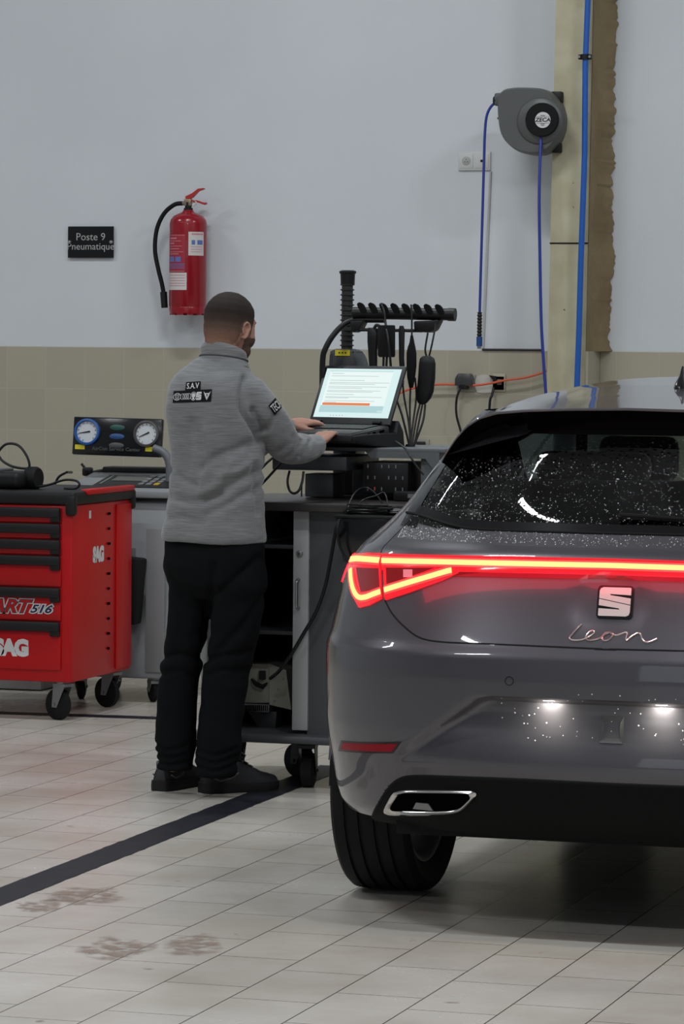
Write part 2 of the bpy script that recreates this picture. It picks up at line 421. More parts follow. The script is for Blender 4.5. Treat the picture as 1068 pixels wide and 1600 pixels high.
for (px, py, rx, ry, ang, lb) in ((300, 1477, .070, .05, 0, 'oval dried brown stain, rightmost of the stains on the tiles'), (180, 1484, .085, .055, .4, 'dried brown stain with a ragged edge, nearest the bottom of the floor'), (62, 1416, .06, .035, 0, 'small brown smear on the tiles just under the black line'), (130, 1400, .10, .05, .3, 'pinkish brown smear touching the black diagonal line')):
    c = at(px, py, Z=0); mb = MB(); n = 48
    vs = [(c.x, c.y, .0012)]
    for k in range(n):
        t = 2*PI*k/n; rr = 1.15+.45*noise.noise(Vector((math.cos(t)*1.7+px, math.sin(t)*1.7, py)))+.2*noise.noise(Vector((math.cos(t)*6+px, math.sin(t)*6, 1)))
        q = Vector((rx*rr*math.cos(t), ry*3*rr*math.sin(t), 0))
        q = rt*q.x+fl*q.y
        vs.append((c.x+q.x, c.y+q.y, .0012))
    c0 = Vector(vs[0]); vs = vs+[tuple(c0+(Vector(v)-c0)*.72) for v in vs[1:]]
    mb.add(vs, [(0, n+1+k, n+1+(k+1) % n) for k in range(n)]+[(n+1+k, 1+k, 1+(k+1) % n, n+1+(k+1) % n) for k in range(n)])
    o = mb.build('mud_stain', M['mud'], smooth=0); at_ = o.data.attributes.new('edge', 'FLOAT', 'POINT')
    at_.data.foreach_set('value', [1.0]+[0.0]*n+[1.0]*n); tag(o, lb, 'stain')
NRR = 120
# ------------------------------------------------------------------ the car (x right, y forward, z up, origin under the rear bumper)
CX0, CY0 = -2.07, 8.97
def carpaint():
    m = mat('grey_metallic_paint', (.078, .074, .086), .34, .55, coat=1, croughness=.03)
    return m
M['paint'] = carpaint()
pw = carpaint(); pw.name = 'grey_metallic_paint_wet'
nt = pw.node_tree; b_ = nt.nodes['Principled BSDF']; tc = N(nt, 'ShaderNodeTexCoord'); v_ = N(nt, 'ShaderNodeTexVoronoi'); v_.inputs['Scale'].default_value = 130
r_ = N(nt, 'ShaderNodeValToRGB'); r_.color_ramp.elements[0].color = (1, 1, 1, 1); r_.color_ramp.elements[1].color = (0, 0, 0, 1); r_.color_ramp.elements[1].position = .3
bp_ = N(nt, 'ShaderNodeBump'); bp_.inputs['Strength'].default_value = .5; bp_.inputs['Distance'].default_value = .0015
nt.links.new(tc.outputs['Object'], v_.inputs[0]); nt.links.new(v_.outputs['Distance'], r_.inputs[0]); nt.links.new(r_.outputs[0], bp_.inputs['Height'])
nt.links.new(bp_.outputs[0], b_.inputs['Coat Normal'])
M['paintwet'] = pw
M['glassrear'] = glass('rear_glass', (.24, .28, .26), .02, True)
M['glassclear'] = glass('car_glass', (.62, .70, .66), ior=1.05)
M['glassdark'] = glass('privacy_glass', (.10, .11, .11))
M['frit'] = mat('black_frit', (.004, .004, .005), .12)
M['lens'] = mat('red_lens', (.22, .003, .006), .08, coat=1, emit=(1, .01, .02), estr=.9)
M['lensdark'] = mat('dark_red_lens', (.10, .002, .004), .10, coat=1, emit=(1, .005, .01), estr=.12)
M['stripedge'] = mat('light_strip_edge', (.5, .01, .01), .3, emit=(1, .012, .012), estr=5.5)
M['strip'] = mat('light_strip', (.3, .05, .02), .4, emit=(1, .13, .035), estr=8.0, spec=.1)
M['diffuser'] = mat('black_grained_plastic', (.006, .006, .006), .7, bump=(400, .2), spec=.12)
M['emblem'] = mat('emblem_metal', (.62, .60, .57), .38, .55)
M['void'] = mat('deep_black', (.002, .002, .002), .9, spec=0)
#        z      yc     w      n    d     yf
RING = [(.27,  .110,  .835,  3.0, .62,  4.20),
        (.32,  .050,  .866,  3.1, .72,  4.27),
        (.42,  .018,  .885,  3.2, .78,  4.34),
        (.55,  .000,  .897,  3.3, .80,  4.36),
        (.68,  .000,  .900,  3.3, .80,  4.36),
        (.736, .003,  .900,  3.3, .80,  4.34),
        (.745, .005,  .899,  3.3, .80,  4.34),
        (.775, .017,  .893,  3.2, .78,  4.30),
        (.85,  .043,  .882,  3.12, .76,  4.20),
        (.90,  .058,  .874,  3.06, .75,  4.10),
        (.945, .070,  .862,  3.0, .74,  4.00),
        (.975, .076,  .847,  2.93, .73,  3.90),
        (1.005, .090, .826,  2.84, .71,  3.70),
        (1.03, .118,  .802,  2.74, .68,  3.45),
        (1.075, .165, .755,  2.6, .62,  3.25),
        (1.13, .205,  .708,  2.5, .58,  3.12),
        (1.20, .250,  .660,  2.5, .56,  2.98),
        (1.28, .300,  .603,  2.5, .54,  2.80),
        (1.34, .340,  .562,  2.5, .52,  2.62),
        (1.375, .372, .525,  2.5, .50,  2.50)]
def ringp(z):
    """smooth interpolation of the ring table"""
    T = RING
    if z <= T[0][0]: return T[0][1:]
    if z >= T[-1][0]: return T[-1][1:]
    for a, b in zip(T, T[1:]):
        if z <= b[0]:
            break
    i = T.index(a); h = b[0]-a[0]; t = (z-a[0])/h; out = []
    for c in range(1, 6):
        d = (b[c]-a[c])/h
        dl = (a[c]-T[i-1][c])/(a[0]-T[i-1][0]) if i > 0 else d
        dr_ = (T[i+2][c]-b[c])/(T[i+2][0]-b[0]) if i+2 < len(T) else d
        m0 = 2*dl*d/(dl+d) if dl*d > 0 else 0
        m1 = 2*dr_*d/(dr_+d) if dr_*d > 0 else 0
        out.append(a[c]*(2*t**3-3*t*t+1)+m0*h*(t**3-2*t*t+t)+b[c]*(-2*t**3+3*t*t)+m1*h*(t**3-t*t))
    return tuple(out)
RZ, RZ0, RX0, RX1 = .66, .53, .655, .43
def recess(x, z):
    """sunk number plate field: sharp at its top, running out downwards"""
    if z > RZ+.01 or z < .44: return 0
    ax = abs(x)
    # left edge runs diagonally from (.64,.535) up to (.43,.675)
    edge = RX0+(RX1-RX0)*(z-RZ0)/(RZ-RZ0)
    s = sstep(edge+.012, edge-.042, ax)
    top = sstep(RZ+.003, RZ-.014, z)
    bot = sstep(.44, RZ-.04, z)
    return .038*s*top*bot
def emblem_dimple(x, z):
    d = math.hypot(x/.085, (z-.885)/.075)
    return .006*sstep(1.25, .9, d)
def rear_y(x, z, dr=True):
    yc, w_, n, d, yf = ringp(z)
    a = min(abs(x)/w_, .9999)
    y = yc+d*(1-(1-a**n)**(1/n))
    if dr: y += recess(x, z)+emblem_dimple(x, z)
    return y
def rear_n(x, z):
    e = .004
    dx = (rear_y(x+e, z, False)-rear_y(x-e, z, False))/(2*e); dz = (rear_y(x, z+e, False)-rear_y(x, z-e, False))/(2*e)
    return Vector((dx, -1, dz)).normalized()
def on_rear(x, z, t=0.0, flat=False):
    return Vector((x, rear_y(x, z), z))+rear_n(x, z)*t
def car_xz(px, py):
    """picture position -> (x, z) on the car's rear"""
    y = .1
    for _ in range(60):
        p = at(px, py, Y=CY0+y); x, z = p.x-CX0, p.z
        y += .5*(rear_y(max(-.88, min(.88, x)), z, False)-y)
    return x, z
xa_, za_ = car_xz(630, 1170); xb_, zb_ = car_xz(748, 1088)
RZ, RZ0, RX0, RX1 = zb_, za_, -xa_, -xb_
LIFT = lambda ax: .030*sstep(.36, .64, ax)**1.4
def crow(z, xw=None):
    yc, w_, n, d, yf = ringp(z)
    pts = []
    
    # rear, from the middle to the left corner
    for i in range(NRR+1):
        th = PI/2*(i/NRR)
        s = math.sin(th)**(2/n); x = -w_*s if i < NRR else -w_
        if xw is not None:
            if i <= 60: x = -xw*(i/60)
            else:
                th0 = math.asin(min(1, (xw/w_)**(n/2))); th = th0+(PI/2-th0)*((i-60)/60); x = -w_*math.sin(th)**(2/n)
        y = yc+d*(1-(max(0, 1-(abs(x)/w_)**n))**(1/n))
        y += recess(x, z)+emblem_dimple(x, z)
        if xw is not None:
            zq = z+LIFT(abs(x))*sstep(1.03, 1.066, z)*sstep(1.22, 1.066, z)
            yq, wq, nq, dq, _ = ringp(zq); xq = max(-wq*.9999, min(x, 0)) if i < NRR else -wq
            y = yq+dq*(1-(max(0, 1-(abs(xq)/wq)**nq))**(1/nq)) if i < NRR else yq+dq
            pts.append((xq, y, zq)); continue
        pts.append((x, y, z))
    if xw is not None:
        z = z+LIFT(9)*sstep(1.03, 1.066, z)*sstep(1.22, 1.066, z); yc, w_, n, d, yf = ringp(z)
    y0 = yc+d; df = .75; y1 = yf-df
    for i in range(1, 61): pts.append((-w_, y0+(y1-y0)*i/60, z))
    for i in range(1, 25):
        th = PI/2*i/24; x = -w_*math.cos(th)**(2/2.6); y = y1+df*math.sin(th)**(2/2.6)
        pts.append((x, y, z))
    return pts            # 145 points
NC = 205
def build_shell(zs, name, mt, parent, keep=lambda c, i, j: True, xw=None, smooth=35):
    rows = [crow(z, xw(z) if xw else None) for z in zs]
    vs = []; fs = []
    for r in rows: vs += r+[(-x, y, z) for x, y, z in r[1:-1]]
    W = NC+NC-2
    def idx(i, j):            # j: 0..NC-1 left side, -1..-(NC-2) right side
        return i*W+(j if j >= 0 else NC-1-j)
    for i in range(len(rows)-1):
        for j in range(NC-1):
            for sd in (1, -1):
                a = j*sd if (j or sd > 0) else 0; b = (j+1)*sd
                if j+1 == NC-1: b = NC-1
                q = (idx(i, a), idx(i, b), idx(i+1, b), idx(i+1, a))
                c = sum((Vector(vs[k]) for k in q), Vector())/4
                if keep(c, i, j): fs.append(q)
    mb = MB(); used = sorted({k for f in fs for k in f}); mp = {k: n for n, k in enumerate(used)}
    mb.add([vs[k] for k in used], [tuple(mp[k] for k in f) for f in fs])
    me = bpy.data.meshes.new(name); me.from_pydata([tuple(v) for v in mb.v], [], mb.f)
    bm = bmesh.new(); bm.from_mesh(me); bmesh.ops.recalc_face_normals(bm, faces=bm.faces[:])
    # outward
    f = max(bm.faces, key=lambda f: abs(f.calc_center_median().x))
    if f.normal.x*f.calc_center_median().x < 0: bmesh.ops.reverse_faces(bm, faces=bm.faces[:])
    bm.to_mesh(me); bm.free()
    return link(name, me, mt, parent, smooth)
car = empty('car', (CX0, CY0, 0), 0, 'dark grey metallic hatchback seen from behind with its red light bar lit', 'car')
WH_Y = (.82, 3.50); WH_R = .335
def arch(c):
    return any(math.hypot(c.y-wy, c.z-.33) < WH_R for wy in WH_Y) and abs(c.x) > .5 and c.z < .72
ZGAP = .768
lin = lambda a, b, n: [a+(b-a)*i/n for i in range(n+1)]
# black diffuser field at the bottom of the bumper: painted where ax > limit
def blk(c):
    ax = abs(c.x)
    if c.y > .8: return False
    lim = .392 if ax < .60 else (.392-(ax-.60)*1.3)
    return c.z < lim
zs = lin(.285, .768, 110)
build_shell(zs, 'bumper', M['paint'], car, keep=lambda c, i, j: c.y < .62 and not arch(c) and not (blk(c)))
build_shell(lin(.27, .43, 24), 'diffuser', M['diffuser'], car, keep=lambda c, i, j: c.y < .62 and not arch(c) and blk(c))
build_shell(lin(.27, .768, 40), 'side_panel', M['paint'], car, keep=lambda c, i, j: c.y >= .62 and not arch(c))
# dark filler behind diffuser edge so the seam reads as a lip
build_shell(lin(.768, 1.03, 50), 'tailgate', M['paint'], car)
XW = lambda z: lerp_tab([(1.0, .66), (1.05, .655), (1.075, .652), (1.09, .652), (1.13, .645), (1.28, .580), (1.34, .540), (1.375, .495)], z)[0]
zs = lin(1.03, 1.065, 6)+lin(1.07, 1.375, 34)
ZW0 = 1.066
def xw_(z): return XW(z)
def is_rear(c, i, j): return j < 60 and c.z > ZW0
SW = [(.95, 1.80), (1.86, 2.75)]
def is_side(c): return abs(c.x) > .55 and c.z > 1.06 and c.z < 1.335 and any(a < c.y < b+(0 if b < 2.5 else -(c.z-1.06)*1.0) for a, b in SW)
def is_front(c, i, j): return j > 182 and c.z > 1.0
build_shell(zs, 'upper_body', M['paintwet'], car, keep=lambda c, i, j: not is_rear(c, i, j) and not is_side(c) and not is_front(c, i, j), xw=xw_)
build_shell(zs, 'rear_window', M['glassrear'], car, keep=is_rear, xw=xw_)
for a_, b_ in SW:
    for s_ in (-1, 1): build_shell(zs, 'side_window', M['glassdark'], car, keep=lambda c, i, j: is_side(c) and a_-.02 < c.y < b_+.02 and c.x*s_ > 0 and not is_rear(c, i, j), xw=xw_)
build_shell(zs, 'windscreen', M['glassclear'], car, keep=lambda c, i, j: is_front(c, i, j), xw=xw_)
# bonnet
def closed_top(z):
    r = crow(z); return r
mb = MB(); zt_ = 1.0
row = [p for p in crow(.95) if p[1] > 2.6]; top = []
L = [(x, y, .95) for x, y, z in row]; Rr = [(-x, y, .95) for x, y, z in row]
mb.loft([[(a[0]*(1-t)+b[0]*t, a[1], .95+.05*math.sin(PI*t)) for a, b in zip(L, Rr)] for t in [k/12 for k in range(13)]], closed=False, cap=False)
mb.build('bonnet', M['paint'], car)
# roof with a spoiler that reaches back over the window
LIP = [(1068, 637.5), (960, 637), (880, 638), (820, 640.5), (775, 645), (748, 654), (728, 668), (712, 687), (699, 707), (690, 724)]
LX = []
for q in LIP:
    yy = .26
    for _ in range(30):
        p = at(q[0], q[1], Y=CY0+yy); ax = abs(p.x-CX0); yy = .255+.13*(ax/.56)**3
    LX.append((ax if p.x < CX0 else 0, yy, p.z))
LX = [(0, LX[1][1], LX[1][2])]+[q for q in LX if q[0] > .1]
def roof_pt(u, v):
    """u -1..1 across, v 0..1 from spoiler lip to windscreen"""
    xl = LX[-1][0]*abs(u); yl, zl_ = lerp_tab(LX, xl)
    y = yl+(2.55-yl)*v**1.5
    k = sstep(0, .35, v)
    wd = lerp_tab([(.2, .51), (.45, .535), (.8, .565), (1.4, .590), (2.6, .59)], y)[0]
    x = xl+(wd*abs(u)-xl)*min(1, v*6)
    ridge = lerp_tab([(.2, LX[0][2]-.004), (.36, LX[0][2]+.008), (.6, LX[0][2]+.026), (1.0, LX[0][2]+.053), (1.5, LX[0][2]+.074), (2.0, LX[0][2]+.074), (2.6, 1.405)], y)[0]
    edge = lerp_tab([(.2, 1.28), (.36, 1.29), (.6, 1.31), (1.0, 1.335), (2.0, 1.35), (2.6, 1.35)], y)[0]
    zr = edge+(ridge-edge)*(1-abs(u)**2.9)**(.60)
    kk = sstep(0, .40, v)
    z = (zl_+ridge-LX[0][2])*(1-kk)+zr*kk
    return Vector((math.copysign(x, u), y, z))
vs = []; fs = []; NU, NV = 72, 50
for i in range(NV+1):
    for k in range(NU+1): vs.append(roof_pt(math.sin((k/NU-.5)*PI), i/NV))
for i in range(NV):
    for k in range(NU): fs.append((i*(NU+1)+k, i*(NU+1)+k+1, (i+1)*(NU+1)+k+1, (i+1)*(NU+1)+k))
mb = MB(); mb.add(vs, fs)
# lip: rounded edge turning under, back to the glass
lip = []
for k in range(NU+1):
    p = roof_pt(math.sin((k/NU-.5)*PI), 0)
    gz = min(1.372, p.z-.030); g = Vector((p.x*.97, rear_y(p.x*.97, gz, False)-.001, gz))
    lip.append([p, p+Vector((0, -.003, -.003)), p+Vector((0, -.001, -.007)), p+Vector((0, .02, -.010)), g])
mb.loft([q[:3] for q in lip], closed=False, cap=False)
MB().loft([q[2:] for q in lip], closed=False, cap=False).build('spoiler_underside', M['frit'], car)
mb.build('roof', M['paint'], car, smooth=50)
def side_on_body(s, y, z):
    yc, w_, n, d, yf = ringp(z); y = max(y, yc+.004)
    t = max(0, (yc+d-y)/d); return Vector((s*w_*(1-t**n)**(1/n), y, z))
# spoiler side fins close the gap to the pillars
mb = MB()
for s in (-1, 1):
    A = [roof_pt(s*.985, v) for v in (0, .02, .06, .12, .22, .35, .5, .7, .9, 1)]
    up_ = [Vector((p.x, p.y, p.z)) for p in A]
    lo_ = [side_on_body(s, p.y, 1.362) for p in A]
    mb.loft([up_, lo_], closed=False, cap=False)
mb.build('roof_rail', M['paint'], car)
# high black inner edge of the rear window
def bandpoly(pts_out, w): return pts_out
mb = MB()
def frit_patch(poly, t=.0016, step=.03):
    V, F = drape(poly, lambda a, b, s: on_rear(a, b, t+s), step); mb.add(V, F)
frit = [(-XW(z)-.002, z) for z in lin(1.067, 1.372, 20)]
top = [(x, 1.372) for x in lin(-.49, .49, 10)]
inner_r = [(XW(z)-.045-(.05*sstep(1.25, 1.33, z)), z) for z in lin(1.315, 1.09, 12)]
# left strip, right strip, top and bottom bands
zl = lin(1.099, 1.372, 20)
frit_patch([(-XW(z)-.002, z) for z in zl]+[(-XW(z)+.045+.05*sstep(1.28, 1.34, z), z) for z in zl[::-1]])
frit_patch([(XW(z)+.002, z) for z in zl[::-1]]+[(XW(z)-.045-.05*sstep(1.28, 1.34, z), z) for z in zl])
frit_patch([(-.46, 1.372), (-.5, 1.318), (.5, 1.318), (.46, 1.372)])
frit_patch([(x, 1.068+LIFT(abs(x))) for x in lin(-.645, .645, 40)]+[(x, 1.088+LIFT(abs(x))) for x in lin(.63, -.63, 40)])
mb.build('window_frit', M['frit'], car)
# fold of the window's lower trim
mb = MB(); mb.tube([on_rear(x, 1.066+LIFT(abs(x)), .001) for x in lin(-.655, .655, 60)], .0035, 6)
mb.build('window_seal', M['blackmatt'], car)
# panel gaps
def gap(name, pix=None, pts=None, w=.006, mt=None, closed=False, sm=6):
    P2 = pts or [car_xz(*p) for p in pix]
    P2 = [Vector((a, b, 0)) for a, b in P2]
    P2 = spline(P2, sm)
    for s in (1, -1):
        mb = MB(); mb.tube([on_rear(p.x*s, p.y, -.0012) for p in P2], w/2, 6)
        mb.build(name, mt or M['blackmatt'], car)
gap('tailgate_gap', pix=[(601, 938), (612, 958), (630, 978), (655, 996), (690, 1003), (760, 1006), (850, 1010), (940, 1014)])
x1, z1 = car_xz(940, 1014)
mb = MB(); mb.tube([on_rear(x, z1-.001, -.0012) for x in lin(-abs(x1)-.02, abs(x1)+.02, 20)], .003, 6); mb.build('tailgate_gap', M['blackmatt'], car)
gap('hatch_gap', pix=[(594, 868), (598, 856), (615, 838), (640, 812), (652, 795)], w=.005)
# lights
def patch(name, polys, mt, t, step=.02, parent=None, base=0.0):
    out = None
    for poly in polys:
        for s in (1, -1):
            pl = [(a*s, b) for a, b in poly]
            if s < 0: pl = pl[::-1]
            V, F = drape(pl, lambda a, b, h: on_rear(a, b, base+h), step, t)
            mb = MB(); mb.add(V, F)
            pa = parent[s] if isinstance(parent, dict) else (parent or car)
            o = mb.build(name, mt, pa, smooth=30)
            out = out or {}; out.setdefault(s, o)
    return out
PX = lambda L: [car_xz(*p) for p in L]
xz = lambda px, py: car_xz(px, py)
zb = {}
for px in (600, 700, 800, 900, 1060):
    pass
def barz(px, off):    # centre line of the bar in the picture
    return 877.5+(px-600)*(887-877.5)/(1068-600)+off
def band(o0, o1, x0=598, x1=936):
    up_ = [(px, barz(px, o0)) for px in lin(x0, x1, 12)]; lo_ = [(px, barz(px, o1)) for px in lin(x1, x0, 12)]
    P = PX(up_+lo_); return P
def barband(name, o0, o1, mt, t, base=0, x0=598, parent=None):
    """full width band, mirrored about the middle"""
    up_ = PX([(px, barz(px, o0)) for px in lin(x0, 945, 12)]); lo_ = PX([(px, barz(px, o1)) for px in lin(x0, 945, 12)])
    up_ = up_+[(-a, b) for a, b in up_[::-1]]; lo_ = lo_+[(-a, b) for a, b in lo_[::-1]]
    V, F = drape(up_+lo_[::-1], lambda a, b, h: on_rear(a, b, base+h), .03, t)
    mb = MB(); mb.add(V, F); return mb.build(name, mt, parent or car, smooth=30)
lb = barband('light_bar', -11, 14, M['lens'], .004)
barband('light_bar_trim', 14, 21, M['lensdark'], .003)
barband('light_strip_edge', -6.5, 6.5, M['stripedge'], .0015, base=.004, parent=lb)
barband('light_strip', -3.6, 3.6, M['strip'], .0015, base=.0055, parent=lb)
# tail lamps, left one read from the picture, right one its mirror
o_outer = PX([(547, 876), (556, 868), (575, 865), (597, 866), (597, 936), (578, 946), (562, 950), (552, 930), (547, 905)])
i_outer = PX([(601, 866), (640, 868), (712, 872), (726, 884), (716, 896), (690, 908), (640, 926), (603, 938)])
tl = patch('tail_lamp', [o_outer, i_outer], M['lens'], .005)
dark1 = PX([(559, 888), (593, 889), (595, 921), (566, 926)]); dark2 = PX([(605, 888), (680, 888), (650, 899), (606, 916)])
patch('lamp_chamber', [dark1, dark2], M['lensdark'], .001, parent=tl, base=.005)
def strip(pts, w0, name, mt, base):
    P = [Vector((*car_xz(*p), 0)) for p in pts]; P = [(p.x, p.y) for p in spline(P, 5)]
    return patch(name, [ribbon2(P, w0)], mt, .0015, .02, tl, base)
s1 = [(550.5, 876), (560, 875), (575, 876), (595, 877.5)]
s2 = [(551, 890), (552, 908), (556, 924), (563, 934), (573, 934.5), (585, 930), (597, 925.5)]
s3 = [(603, 923), (640, 911.5), (675, 901), (700, 893.5), (707, 892)]
s4 = [(605, 877.7), (650, 878.5), (700, 879.5)]
for q in (s1, s2, s3):
    strip(q, .024, 'lamp_strip_edge', M['stripedge'], .006); strip(q, .013, 'lamp_strip', M['strip'], .0075)
patch('lamp_reflector', [PX([(632, 891), (646, 891), (646, 903), (632, 903)])], mat('pale_pink_reflector', (.6, .2, .22), .3, emit=(1, .2, .25), estr=.25), .0008, parent=tl, base=.006)
M['sidelamp'] = mat('lit_side_lens', (.3, .004, .006), .3, emit=(1, .003, .005), estr=16)
for s_ in (1, -1):      # the lamps wrap round the corners and shine sideways
    o = build_shell(lin(.90, .975, 4), 'side_lamp', M['sidelamp'], car, keep=lambda c, i, j: .44 < c.y < .66 and c.x*s_ > 0)
    for v in o.data.vertices: v.co.x += .003*s_
# reflector in the bumper
rf = PX([(537, 1160), (622, 1162), (612, 1174), (533, 1170)])
patch('bumper_reflector_frame', [PX([(533, 1157), (627, 1159), (614, 1177), (529, 1173)])], M['blackgloss'], .0015, base=.0005)
patch('bumper_reflector', [rf], mat('red_reflector', (.26, .002, .010), .3, spec=.2), .0015, base=.002)
# parking sensors
for px, py in ((795, 1064),):
    x, z = car_xz(px, py)
    for s in (1, -1):
        mb = MB(); mb.tube([on_rear(s*x+.011*math.cos(k*PI/12), z+.011*math.sin(k*PI/12), 0) for k in range(25)], .0013, 5, cap=False)
        mb.build('parking_sensor', M['blackmatt'], car)
# number plate lamps under the recess edge
M['platelamp'] = mat('plate_lamp', (.8, .8, .7), .3, emit=(1, .93, .75), estr=6)
for s in (-1, 1):
    zz = RZ-.004; PLX = .148; mb = MB().box((s*PLX, rear_y(s*PLX, RZ+.02)+.026, zz), (.034, .014, .005), bev=.002)
    mb.build('plate_lamp', M['platelamp'], car)
    l = bpy.data.lights.new('plate_lamp_light', 'AREA'); l.shape = 'RECTANGLE'; l.size = .04; l.size_y = .015; l.energy = .42; l.color = (1, .95, .8)
    lo = bpy.data.objects.new('plate_lamp_light', l); COL.objects.link(lo); lo.parent = car
    lo.location = (s*PLX, rear_y(s*PLX, RZ+.02)+.010, zz-.006); lo.rotation_euler = (math.radians(20), 0, 0)
# tailgate handle hollow: the square pit in the plate field
x, z = car_xz(951, 1142)
mb = MB(); hw, hh = .031, .034
y_ = rear_y(x, z)
fr = [(x-hw, z+hh), (x+hw, z+hh), (x+hw, z-hh), (x-hw, z-hh)]
o4 = [on_rear(a, b, .0025) for a, b in fr]; i4 = [on_rear(x+(a-x)*.42, z+(b-z)*.10, -.004+.0) for a, b in fr]
mb.add([tuple(p) for p in o4+i4], [(0, 1, 5, 4), (1, 2, 6, 5), (2, 3, 7, 6), (3, 0, 4, 7), (4, 5, 6, 7)])
o3 = [p+Vector((0, .02, 0)) for p in o4]; mb.add([tuple(p) for p in o4+o3], [(0, 1, 5, 4), (1, 2, 6, 5), (2, 3, 7, 6), (3, 0, 4, 7)])
mb.build('plate_mount', mat('dark_grey_plastic', (.05, .05, .055), .35), car, smooth=0)
# emblem: black rounded square with the silver S form
ex, ez = car_xz(960, 941.5)
def rsq(w, h, r, n=6):
    P = []
    for cx, cy, a0 in ((w-r, h-r, 0), (-w+r, h-r, 90), (-w+r, -h+r, 180), (w-r, -h+r, 270)):
        for k in range(n+1):
            t = math.radians(a0+90*k/n); P.append((cx+r*math.cos(t), cy+r*math.sin(t)))
    return P
def emb(poly, t, base, mt, name, parent=car, step=.02):
    V, F = drape([(ex+a, ez+b) for a, b in poly], lambda a, b, h: on_rear(a, b, base+h), step, t)
    mb = MB(); mb.add(V, F); return mb.build(name, mt, parent, smooth=25)
eb = emb(rsq(.0475, .0420, .010), .006, -.002, M['blackgloss'], 'emblem_base')
W_, H_ = .0415, .0365
Stop = [(-W_, .0085), (-W_, H_-.010), (-W_+.003, H_-.003), (-W_+.010, H_), (W_-.002, H_), (W_, H_-.002), (W_, .0175), (-.014, .0195), (-.012, .0165), (W_, .0095), (W_, -.0065)]
Sbot = [(-a, -b) for a, b in Stop]
emb(Stop, .004, .004, M['emblem'], 'emblem_letter', eb); emb(Sbot, .004, .004, M['emblem'], 'emblem_letter', eb)
# the script under it
scr = [[(908, 976), (901, 983), (894, 991), (889.5, 997), (895, 1000.5), (908, 1000), (918, 996), (927, 990), (925, 986), (919, 989), (915, 996), (918, 1000.5), (928, 1000), (938, 997), (946, 991), (951, 989), (945, 990), (940, 997), (943, 1001.5), (952, 999), (957, 992), (952, 989)],
       [(953, 990), (962, 993), (975, 989), (979, 990), (978, 1001), (986, 995), (995, 990), (1000, 991), (1003, 999), (1009, 1003.5), (1018, 1002), (1026, 998)]]
mb = MB()
for q in scr:
    P = spline([Vector((*car_xz(*p), 0)) for p in q], 5)
    mb.tube([on_rear(p.x, p.y, .0015) for p in P], .0026, 6)
mb.build('model_script', mat('satin_copper_metal', (.50, .42, .40), .3, .85), car)
# exhaust trims sunk in the diffuser
def ex_ring(s):
    out = PX([(601, 1266), (617, 1236), (636, 1232.5), (753, 1234), (719, 1270), (610, 1270)])
    inn = PX([(611, 1261), (624, 1241), (638, 1238.5), (741, 1239), (714, 1265), (616, 1265)])
    def res(P, n=12):
        R_ = []
        for a, b in zip(P, P[1:]+P[:1]):
            for k in range(n): R_.append((a[0]+(b[0]-a[0])*k/n, a[1]+(b[1]-a[1])*k/n))
        # soften the corners
        for _ in range(7): R_ = [tuple((R_[i-1][q]+R_[i][q]*2+R_[(i+1) % len(R_)][q])/4 for q in (0, 1)) for i in range(len(R_))]
        return R_
    o_, i_ = res(out), res(inn)
    f = lambda P, t: [on_rear(a*s, b, t) for a, b in P]
    mid = [((a[0]+b[0])/2, (a[1]+b[1])/2) for a, b in zip(o_, i_)]
    mb = MB(); mb.loft([f(o_, -.01), f(o_, .010), f(mid, .0135), f(i_, .009), f(i_, -.03)], cap=False)
    r = mb.build('exhaust_trim', M['chrome'], car, smooth=60)
    mb = MB(); V, F = drape([(a*s, b) for a, b in i_], lambda a, b, h: on_rear(a, b, .0065), .03); mb.add(V, F); mb.build('exhaust_opening', M['void'], r)
    c = Vector(car_xz(662, 1256)); mb = MB(); V, F = drape([(a*s+c.x*s, b+c.y) for a, b in ((-.030, -.012), (.030, -.012), (.018, .006), (-.018, .006))][::s], lambda a, b, h: on_rear(a, b, .0065+h), .03, .003); mb.add(V, F)
    mb.build('exhaust_pipe', M['zinc'], r)
for s in (1, -1): ex_ring(s)
# lip line where paint meets diffuser
lp = PX([(583, 1277), (592, 1258), (604, 1238), (622, 1220), (650, 1214), (720, 1216), (800, 1219), (880, 1223), (940, 1226)])
mb = MB()
lps = [(p.x, p.y) for p in spline([Vector((a, b, 0)) for a, b in lp], 5)]
lps += [(-a, b) for a, b in lps[::-1]]
mb.tube([on_rear(a, b, -.002) for a, b in lps], .007, 8)
mb.build('diffuser_edge', M['diffuser'], car)
# diffuser black overlay following the measured outline
dp = lp+PX([(940, 1309), (860, 1310), (760, 1306), (720, 1300), (640, 1288), (590, 1279)])
lo_ = PX([(940, 1309), (860, 1310), (760, 1306), (720, 1300), (640, 1288), (590, 1279)])
P = lps+[(-a, b) for a, b in lo_[::-1]]+lo_
P = [p for i, p in enumerate(P) if i == 0 or math.hypot(p[0]-P[i-1][0], p[1]-P[i-1][1]) > .002]
mb = MB(); V, F = drape(P, lambda a, b, h: on_rear(a, b, .0035), .02); mb.add(V, F)
mb.build('diffuser_skin', M['diffuser'], car)
